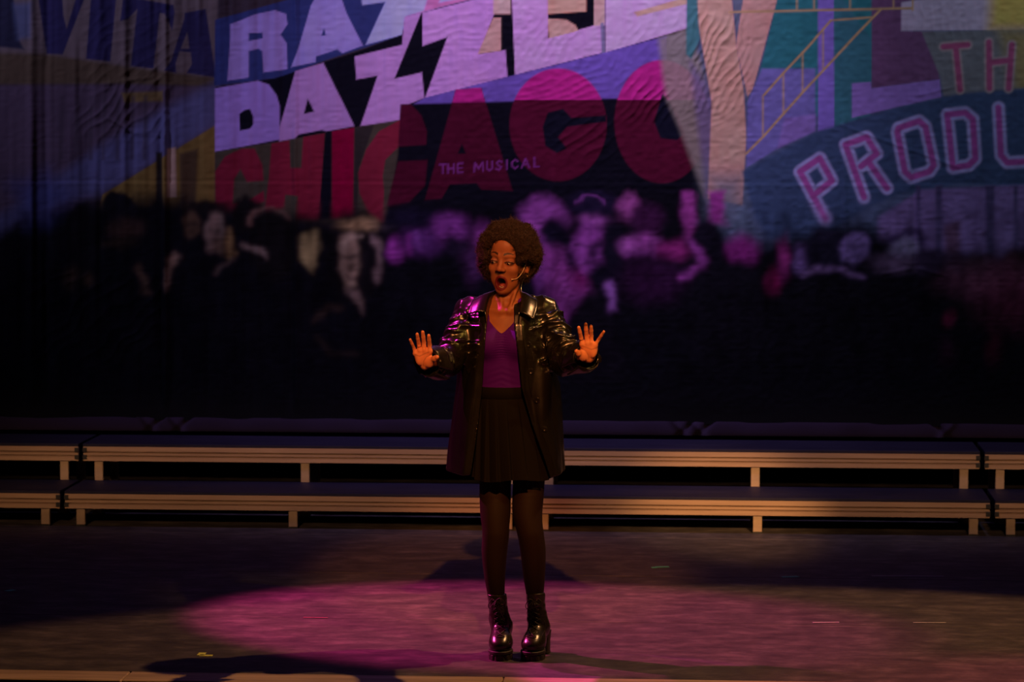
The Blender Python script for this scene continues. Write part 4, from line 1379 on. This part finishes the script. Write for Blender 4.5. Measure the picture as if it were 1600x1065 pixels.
for el, wr, cu in ((ELL, WRL, CUFL), (ELR, WRR, CUFR)):
    e = (wr - el) / np.linalg.norm(wr - el)
    pl = (X3[0] - cu[0]) * e[0] + (X3[1] - cu[1]) * e[1] + (X3[2] - cu[2]) * e[2]
    near = np.sqrt((X3[0] - wr[0]) ** 2 + (X3[1] - wr[1]) ** 2 + (X3[2] - wr[2]) ** 2) - 0.13
    shell = np.maximum(shell, -np.maximum(-pl, near))
J.a[:] = shell
jv, jf = J.mesh()
jv = relax(jv, jf, 1, 0.5)
jacket = mesh_obj('jacket', jv, jf, M['leather'], person, smooth=True)
jacket['label'] = 'open oversized black leather jacket'
jbvh = BVHTree.FromPolygons([tuple(map(float, v)) for v in jv], [tuple(map(int, f)) for f in jf])
def on_jacket(x, z, default=-0.10):
    h = jbvh.ray_cast(Vector((x, -0.6, z)), Vector((0, 1, 0)))
    return h[0].y if h[0] is not None else default

# turned-up cuffs: flared rings split at one side
def cuff(name, el, wr, split, flare, seed):
    e = (wr - el) / np.linalg.norm(wr - el)
    r1 = np.cross(e, [0, 0, 1.0])
    r1 /= np.linalg.norm(r1)
    r2 = np.cross(r1, e)
    c = el + (wr - el) * 0.90
    V_, F_ = [], []
    N_, K_ = 60, 8
    for i in range(N_ + 1):
        q = split + 0.22 + (2 * math.pi - 0.44) * i / N_
        endp = abs(i / N_ - 0.5) * 2
        for k in range(K_):
            t = k / (K_ - 1)
            rad_ = 0.0530 + 0.012 * t + 0.028 * t * endp ** 8 + 0.004 * math.sin(3 * q + seed)
            ax = -t * (0.062 + 0.016 * endp ** 4) + 0.004
            p = c + e * ax + (r1 * math.cos(q) + r2 * math.sin(q)) * rad_
            V_.append(p)
    for i in range(N_):
        for k in range(K_ - 1):
            F_.append((i * K_ + k, (i + 1) * K_ + k, (i + 1) * K_ + k + 1, i * K_ + k + 1))
    o = mesh_obj(name, V_, F_, M['leather'], jacket, smooth=True)
    md = o.modifiers.new('thick', 'SOLIDIFY')
    md.thickness = 0.0045
    return o
cuff('cuff', ELL, WRL, R(213), 0.02, 1.0)
cuff('cuff', ELR, WRR, R(-38), 0.02, 2.0)

# collar: stands round the neck and folds down to two points
inner = [(-0.096, -0.112, 1.392), (-0.092, -0.062, 1.432), (-0.084, -0.005, 1.458), (-0.062, 0.055, 1.470), (-0.024, 0.085, 1.475), (0.016, 0.055, 1.470), (0.038, -0.005, 1.458), (0.040, -0.062, 1.432), (0.034, -0.112, 1.392)]
outer = [(-0.168, -0.112, 1.386), (-0.160, -0.066, 1.418), (-0.146, -0.010, 1.440), (-0.105, 0.085, 1.432), (-0.024, 0.125, 1.425), (0.058, 0.085, 1.432), (0.098, -0.010, 1.440), (0.108, -0.066, 1.412), (0.098, -0.120, 1.366)]
ci, co = catmull(inner, 7), catmull(outer, 7)
V_, F_ = [], []
K_ = 9
for a, b in zip(ci, co):
    for k in range(K_):
        t = k / (K_ - 1)
        p = a * (1 - t) + b * t
        p = p + np.array([0, -0.004, 0.007]) * math.sin(math.pi * min(t * 1.25, 1.0)) * 0.9
        V_.append(p)
for i in range(len(ci) - 1):
    for k in range(K_ - 1):
        F_.append((i * K_ + k, (i + 1) * K_ + k, (i + 1) * K_ + k + 1, i * K_ + k + 1))
collar = mesh_obj('collar', V_, F_, M['leather'], jacket, smooth=True)
md = collar.modifiers.new('thick', 'SOLIDIFY')
md.thickness = 0.006
# stand of the collar
V_, F_ = [], []
for i, a in enumerate(ci):
    for k in range(4):
        t = k / 3
        V_.append(a + np.array([-(a[0] + 0.026) * 0.05 * t, 0, -0.045 * t]))
for i in range(len(ci) - 1):
    for k in range(3):
        F_.append((i * 4 + k, i * 4 + k + 1, (i + 1) * 4 + k + 1, (i + 1) * 4 + k))
st = mesh_obj('collar_stand', V_, F_, M['leather'], jacket, smooth=True)
md = st.modifiers.new('thick', 'SOLIDIFY')
md.thickness = 0.004

# buttons down the left front edge, stitched seams
M['button'] = mat_new('black_button', (0.010, 0.009, 0.008), 0.12, coat=0.6)
for px, py in ((826, 537.6), (829.6, 579.6), (839, 625), (851, 669.7)):
    p = P(px, py, -0.12)
    yv = on_jacket(p[0], p[2])
    p = P(px, py, yv)
    yv = on_jacket(p[0], p[2], yv)
    V_, F_ = [], []
    prof = [(0.0, -0.0035), (0.006, -0.0035), (0.0085, -0.0055), (0.0108, -0.0045), (0.0115, -0.001), (0.0105, 0.002)]
    for r_, o_ in prof[1:]:
        for a in range(20):
            q = 2 * math.pi * a / 20
            V_.append((p[0] + r_ * math.cos(q), yv - 0.001 + o_, p[2] + r_ * math.sin(q)))
    V_.append((p[0], yv - 0.0045, p[2]))
    for i in range(len(prof) - 2):
        for a in range(20):
            b_ = (a + 1) % 20
            F_.append((i * 20 + a, i * 20 + b_, (i + 1) * 20 + b_, (i + 1) * 20 + a))
    F_ += [(a, len(V_) - 1, (a + 1) % 20) for a in range(20)]
    mesh_obj('button', V_, F_, M['button'], jacket, smooth=True)
def seam(name, pts2d):
    pts = []
    for x_, z_ in pts2d:
        pts.append((x_, on_jacket(x_, z_) - 0.0006, z_))
    pts = catmull(pts, 3)
    return tubes_obj(name, [(pts, 0.0016)], M['leather'], jacket, 5)
zz = np.linspace(0.765, 1.36, 24)
seam('placket_seam', [(float(np.interp(z_, zk, [0.166, 0.154, 0.137, 0.086, 0.047, 0.036, 0.018, 0.012, 0.008])) + 0.030, z_) for z_ in zz])
seam('placket_seam', [(float(np.interp(z_, zk, [-0.165, -0.157, -0.147, -0.126, -0.110, -0.103, -0.094, -0.090, -0.086])) - 0.030, z_) for z_ in zz])
# ------------------------------------------------------------------ lace-up platform boots
M['boot'] = mat_bump(mat_new('black_boot_leather', (0.022, 0.017, 0.011), 0.26, spec=0.6), 90, 0.15, 0.002, 4)
M['sole'] = mat_new('black_rubber_sole', (0.030, 0.024, 0.018), 0.55)
M['lace'] = mat_new('black_lace', (0.035, 0.027, 0.020), 0.6)
M['eyelet'] = mat_new('dark_metal_eyelet', (0.25, 0.19, 0.12), 0.3, metal=1.0)

def boot(toe, ang, shaft, mirror):
    """toe: ground point under the toe cap; ang: heading; shaft: top centre of the leg opening"""
    root = empty('boot')
    root.parent = person
    ca, sa_ = math.cos(ang), math.sin(ang)
    def w(l):                                                  # boot-local: toe towards -y
        return np.array([toe[0] + ca * l[0] - sa_ * l[1], toe[1] + sa_ * l[0] + ca * l[1], l[2]])
    def inv(x, y, z):
        a, b = x - toe[0], y - toe[1]
        return ca * a + sa_ * b, -sa_ * a + ca * b, z + 0 * a
    sl = np.array(inv(shaft[0], shaft[1], shaft[2]))
    f = Field((toe[0] - 0.10, toe[1] - 0.05, 0.02), (toe[0] + 0.10, toe[1] + 0.30, 0.30), 0.0026)
    def un(fn, k):
        f.union(lambda x, y, z: fn(*inv(x, y, z)), (-9, -9, -9), (9, 9, 9), k, 0)
    un(ell((0, 0.052, 0.058), (0.0445, 0.052, 0.034)), 0.01)             # toe cap
    un(ell((0, 0.085, 0.066), (0.043, 0.060, 0.038)), 0.02)
    un(cone((0, 0.075, 0.070), (sl[0] * 0.5, 0.150, 0.120), 0.034, 0.036), 0.03)
    un(ell((0, 0.170, 0.098), (0.034, 0.046, 0.040)), 0.02)              # heel cup
    an = np.array([sl[0] * 0.55, 0.150, 0.150])
    un(cone((0, 0.155, 0.115), an, 0.040, 0.0375), 0.02)
    un(cone(an, (sl[0], sl[1], shaft[2] + 0.01), 0.0375, 0.0385), 0.015)
    _, X = f.sub((-9, -9, -9), (9, 9, 9))
    LX, LY, LZ = inv(*X)
    f.a += 0.0022 * (vnoise(X[0] * 30, X[1] * 30, X[2] * 70, 41) * sstep(0.08, 0.12, X[2])).astype(np.float32)
    f.a = np.maximum(f.a, X[2] - shaft[2])
    solez = np.interp(LY, [0.0, 0.07, 0.13, 0.23], [0.034, 0.034, 0.062, 0.088]).astype(np.float32)
    f.a = np.maximum(f.a, solez - LZ)
    v, q = f.mesh()
    v = relax(v, q, 2, 0.5)
    mesh_obj('upper', v, q, M['boot'], root, smooth=True)
    bv_ = BVHTree.FromPolygons([tuple(map(float, a)) for a in v], [tuple(map(int, a)) for a in q])
    # platform sole under the ball of the foot, block heel, welt
    def outline(k, grow):
        pts = []
        for a in range(40):
            th = 2 * math.pi * a / 40
            pts.append((math.cos(th) * (0.0455 + grow) * (1 - 0.10 * max(0, math.sin(th))), 0.062 + math.sin(th) * (0.062 + grow)))
        return pts
    V_, F_ = [], []
    lv_ = [(0.0, 0.001), (0.004, 0.003), (0.020, 0.003), (0.024, 0.001), (0.027, 0.004), (0.036, 0.004), (0.038, 0.001)]
    for zz, g in lv_:
        for i, (a, b) in enumerate(outline(0, g)):
            lug = 0.0022 if (zz in (0.004, 0.020) and i % 3 == 0) else 0
            m = 1 - lug / 0.045
            V_.append(w((a * m, 0.062 + (b - 0.062) * m, zz + max(0, b - 0.09) * 0.35)))
    for i in range(len(lv_) - 1):
        for a in range(40):
            b = (a + 1) % 40
            F_.append((i * 40 + a, i * 40 + b, (i + 1) * 40 + b, (i + 1) * 40 + a))
    F_ += [tuple(range(40))[::-1], tuple(range((len(lv_) - 1) * 40, len(lv_) * 40))]
    sole = mesh_obj('platform_sole', V_, F_, M['sole'], root)
    V_, F_ = [], []
    for y0, z0, hw_ in ((0.10, 0.040, 0.030), (0.14, 0.058, 0.029), (0.19, 0.078, 0.032), (0.222, 0.090, 0.026)):
        V_ += [w((-hw_, y0, z0)), w((hw_, y0, z0)), w((hw_, y0, z0 + 0.012)), w((-hw_, y0, z0 + 0.012))]
    for i in range(3):
        for k in range(4):
            F_.append((i * 4 + k, i * 4 + (k + 1) % 4, (i + 1) * 4 + (k + 1) % 4, (i + 1) * 4 + k))
    F_ += [(3, 2, 1, 0), (12, 13, 14, 15)]
    mesh_obj('shank', V_, F_, M['sole'], root)
    V_, F_ = [], []
    for zz, g in ((0.0, 1.0), (0.006, 1.02), (0.012, 0.98), (0.05, 0.96), (0.092, 1.08)):
        for a in range(24):
            th = 2 * math.pi * a / 24
            sx, sy = math.copysign(abs(math.cos(th)) ** 0.6, math.cos(th)), math.copysign(abs(math.sin(th)) ** 0.6, math.sin(th))
            V_.append(w((sx * 0.032 * g, 0.192 + sy * 0.030 * g + zz * 0.05, zz - (0.012 if (zz > 0.08 and sy < -0.3) else 0))))
    for i in range(4):
        for a in range(24):
            b = (a + 1) % 24
            F_.append((i * 24 + a, i * 24 + b, (i + 1) * 24 + b, (i + 1) * 24 + a))
    F_ += [tuple(range(24))[::-1], tuple(range(96, 120))]
    mesh_obj('heel', V_, F_, M['sole'], root, smooth=False)
    # laces: projected on the front of the upper
    def front(lx, z):
        a, b = w((lx, -0.3, z)), w((lx, 0.4, z))
        dr = Vector((b - a).tolist()).normalized()
        h = bv_.ray_cast(Vector(a.tolist()), dr)
        if h[0] is None:
            return w((lx, 0.12, z))
        return np.array(h[0]) - np.array(dr) * 0.0018
    rows = np.linspace(0.094, 0.228, 8)
    rows_cx = [sl[0] * min(1, max(0, (z - 0.10) / 0.13)) * 0.9 for z in rows]
    half = [0.017, 0.0175, 0.0175, 0.017, 0.0165, 0.016, 0.0155, 0.015]
    paths = []
    for i in range(7):
        for s in (-1, 1):
            a0 = (rows_cx[i] + s * half[i], rows[i])
            a1 = (rows_cx[i + 1] - s * half[i + 1], rows[i + 1])
            pp = [front(a0[0] + (a1[0] - a0[0]) * t, a0[1] + (a1[1] - a0[1]) * t) + np.array([0, -0.0015 * math.sin(math.pi * t) * (1 + s * 0.5), 0]) for t in np.linspace(0, 1, 7)]
            paths.append((pp, 0.0017))
    paths.append(([front(rows_cx[0] + t * half[0], rows[0] - 0.001) for t in np.linspace(-1, 1, 7)], 0.0017))
    lc = tubes_obj('laces', paths, M['lace'], root, 6)
    # bow
    kc = front(rows_cx[-1] + 0.002 * mirror, rows[-1] - 0.002) + np.array([0, -0.004, 0])
    bow = []
    for s, ln, dp in ((-1, 0.030, 0.018), (1, 0.034, 0.004)):
        pts = [kc, kc + (s * ln * 0.5, -0.008, 0.012 - dp * 0.2), kc + (s * ln, -0.010, 0.002 - dp), kc + (s * ln * 0.85, -0.008, -0.012 - dp), kc + (s * ln * 0.4, -0.006, -0.008 - dp * 0.3), kc]
        bow.append((catmull(pts, 5), 0.0015))
    for s, dx, dz in ((-1, -0.012, -0.050), (1, 0.036 if mirror < 0 else 0.016, -0.082 if mirror < 0 else -0.045)):
        pts = [kc, kc + (dx * 0.35, -0.010, dz * 0.3), kc + (dx * 0.8, -0.014, dz * 0.75), kc + (dx, -0.016, dz)]
        bow.append((catmull(pts, 5), 0.0014))
    tubes_obj('bow', bow, M['lace'], lc, 6)
    for i, z in enumerate(rows):
        for s in (-1, 1):
            p = front(rows_cx[i] + s * (half[i] + 0.001), z)
            V_, F_ = [], []
            for a in range(10):
                for k in range(5):
                    th, ph_ = 2 * math.pi * a / 10, 2 * math.pi * k / 5
                    r_ = 0.0027 + 0.0009 * math.cos(ph_)
                    V_.append(p + np.array([r_ * math.cos(th), -0.0009 * math.sin(ph_), r_ * math.sin(th)]))
            for a in range(10):
                for k in range(5):
                    F_.append((a * 5 + k, ((a + 1) % 10) * 5 + k, ((a + 1) % 10) * 5 + (k + 1) % 5, a * 5 + (k + 1) % 5))
            mesh_obj('eyelet', V_, F_, M['eyelet'], lc, smooth=True)
    # side seams
    for s in (-1, 1):
        pts = []
        for t in np.linspace(0, 1, 9):
            z = 0.070 + t * 0.075
            p = front(s * (0.0385 - 0.010 * t), z)
            pts.append(p)
        tubes_obj('stitching', [(pts, 0.0009)], M['lace'], root, 5)
    return root

LQ, RQ = LEG['l'][2], LEG['r'][2]
boot(P(780.5, 1036, -0.112), R(0.0), (LQ[7][0] + 0.002, LQ[7][1] - 0.004, 0.246), -1)
boot(P(826.5, 1036, -0.108), R(-12.0), (RQ[7][0], RQ[7][1] - 0.004, 0.254), 1)

# ------------------------------------------------------------------ jewellery and microphone
M['gold'] = mat_new('gold', (0.80, 0.52, 0.22), 0.22, metal=1.0)
M['mic'] = mat_new('beige_mic_boom', (0.55, 0.36, 0.22), 0.4)
M['wire'] = mat_new('silver_wire', (0.75, 0.66, 0.52), 0.25, metal=1.0)
mic = tubes_obj('headset_microphone', [(catmull([hw((0.074, 0.016, -0.010)), hw((0.0765, -0.006, -0.022)), hw((0.0730, -0.020, -0.046)), hw((0.0690, -0.040, -0.068)), hw((0.0600, -0.060, -0.084)), hw((0.0480, -0.074, -0.088))], 6), 0.0013)], M['mic'], person, 7)
tubes_obj('microphone_capsule', [([hw((0.0490, -0.0735, -0.0880)), hw((0.0440, -0.0785, -0.0885))], [0.0022, 0.0024])], M['mic'], mic, 8)
tubes_obj('ear_hook', [(catmull([hw((0.074, 0.016, -0.010)), hw((0.0795, 0.026, -0.012)), hw((0.080, 0.034, -0.036)), hw((0.077, 0.026, -0.060))], 5), 0.0013)], M['mic'], mic, 7)
tubes_obj('microphone_cable', [(catmull([hw((0.0760, 0.022, -0.066)), P(817.5, 437, -0.01), P(814.4, 448, -0.03), P(814.8, 457, -0.035)], 6), 0.0009)], M['wire'], mic, 6)
er = hw((0.0790, 0.000, -0.070))
ear = tubes_obj('earring', [([er + (0.0042 * math.cos(q), 0.001, -0.005 + 0.0062 * math.sin(q)) for q in np.linspace(0, 6.283, 15)], 0.0010)], M['gold'], person, 6)
ball('earring_drop', er + np.array((0.0, 0, -0.0155)), (0.0022, 0.0022, 0.0048), M['gold'], ear, 12)
def ring(px, py, y, tilt, r=0.0094):
    c = P(px, py, y)
    pts = [c + np.array([r * math.cos(q), r * math.sin(q), math.sin(tilt) * r * math.cos(q)]) for q in np.linspace(0, 2 * math.pi, 25)]
    o = tubes_obj('finger_ring', [(pts, 0.0013)], M['gold'], person, 6)
    return o
ring(654.9, 541.5, -0.367, 0.15, 0.0092)
ring(908.2, 530.5, -0.368, 0.2, 0.0096)
# ------------------------------------------------------------------ tape marks on the floor
M['tape_yellow'] = mat_new('yellow_spike_tape', (0.75, 0.80, 0.12), 0.6)
M['tape_green'] = mat_new('green_spike_tape', (0.10, 0.55, 0.30), 0.6)
M['tape_white'] = mat_new('white_seam_tape', (0.50, 0.46, 0.43), 0.6)
M['tape_pink'] = mat_new('pink_spike_tape', (0.40, 0.14, 0.16), 0.6)
def strip(bm, a, b, wdt):
    a, b = np.array(a), np.array(b)
    d = b - a
    d = d / np.linalg.norm(d)
    n_ = np.array([-d[1], d[0]]) * wdt / 2
    v = [bm.verts.new((*p, zz)) for zz in (0.0008, 0.0020) for p in (a - n_, b - n_, b + n_, a + n_)]
    for f in ((0, 1, 2, 3), (4, 5, 6, 7), (0, 1, 5, 4), (1, 2, 6, 5), (2, 3, 7, 6), (3, 0, 4, 7)):
        bm.faces.new([v[i] for i in f])
def tape(name, label, mat, segs, wdt=0.022):
    bm = bmesh.new()
    c = G(*segs[0][0])
    for p, q in segs:
        a, b = G(*p)[:2], G(*q)[:2]
        strip(bm, a - c[:2], b - c[:2], wdt)
    o = bm_obj(name, bm, mat)
    o.location = (c[0], c[1], 0)
    tag(o, label, 'tape mark', 'tape marks on the stage floor')
tape('spike_tape', 'yellow L-shaped tape mark on the floor at front left', M['tape_yellow'], [((312.0, 1024.0), (332, 1024.2)), ((313, 1024.0), (317.0, 1019.6))], 0.030)
tape('spike_tape', 'green tape mark on the dark floor right of the performer, nearest her', M['tape_green'], [((1018, 886.6), (1026, 886.4)), ((1024, 885.8), (1045, 885.4))], 0.030)
tape('spike_tape', 'green tape mark lying on the rear floor seam, right of the other green one', M['tape_green'], [((1222, 901.4), (1240, 900.8)), ((1240, 900.8), (1247, 900.4))], 0.030)
tape('spike_tape', 'small pale green tape mark on the floor near the left edge', M['tape_green'], [((10, 923.5), (22, 921.2))], 0.030)
tape('seam_tape', 'long white tape strip on the rear floor seam at right', M['tape_white'], [((1362, 899.6), (1474, 900.2))], 0.010)
tape('seam_tape', 'left white tape strip on the front floor seam, right of the performer', M['tape_white'], [((1270, 972.6), (1311, 972.2))], 0.015)
tape('seam_tape', 'right white tape strip on the front floor seam near the right edge', M['tape_white'], [((1427, 972.8), (1478, 972.8))], 0.015)
tape('spike_tape', 'thin pink tape strip on the front seam, left of the performer', M['tape_pink'], [((474, 964.6), (512, 965.2))], 0.010)
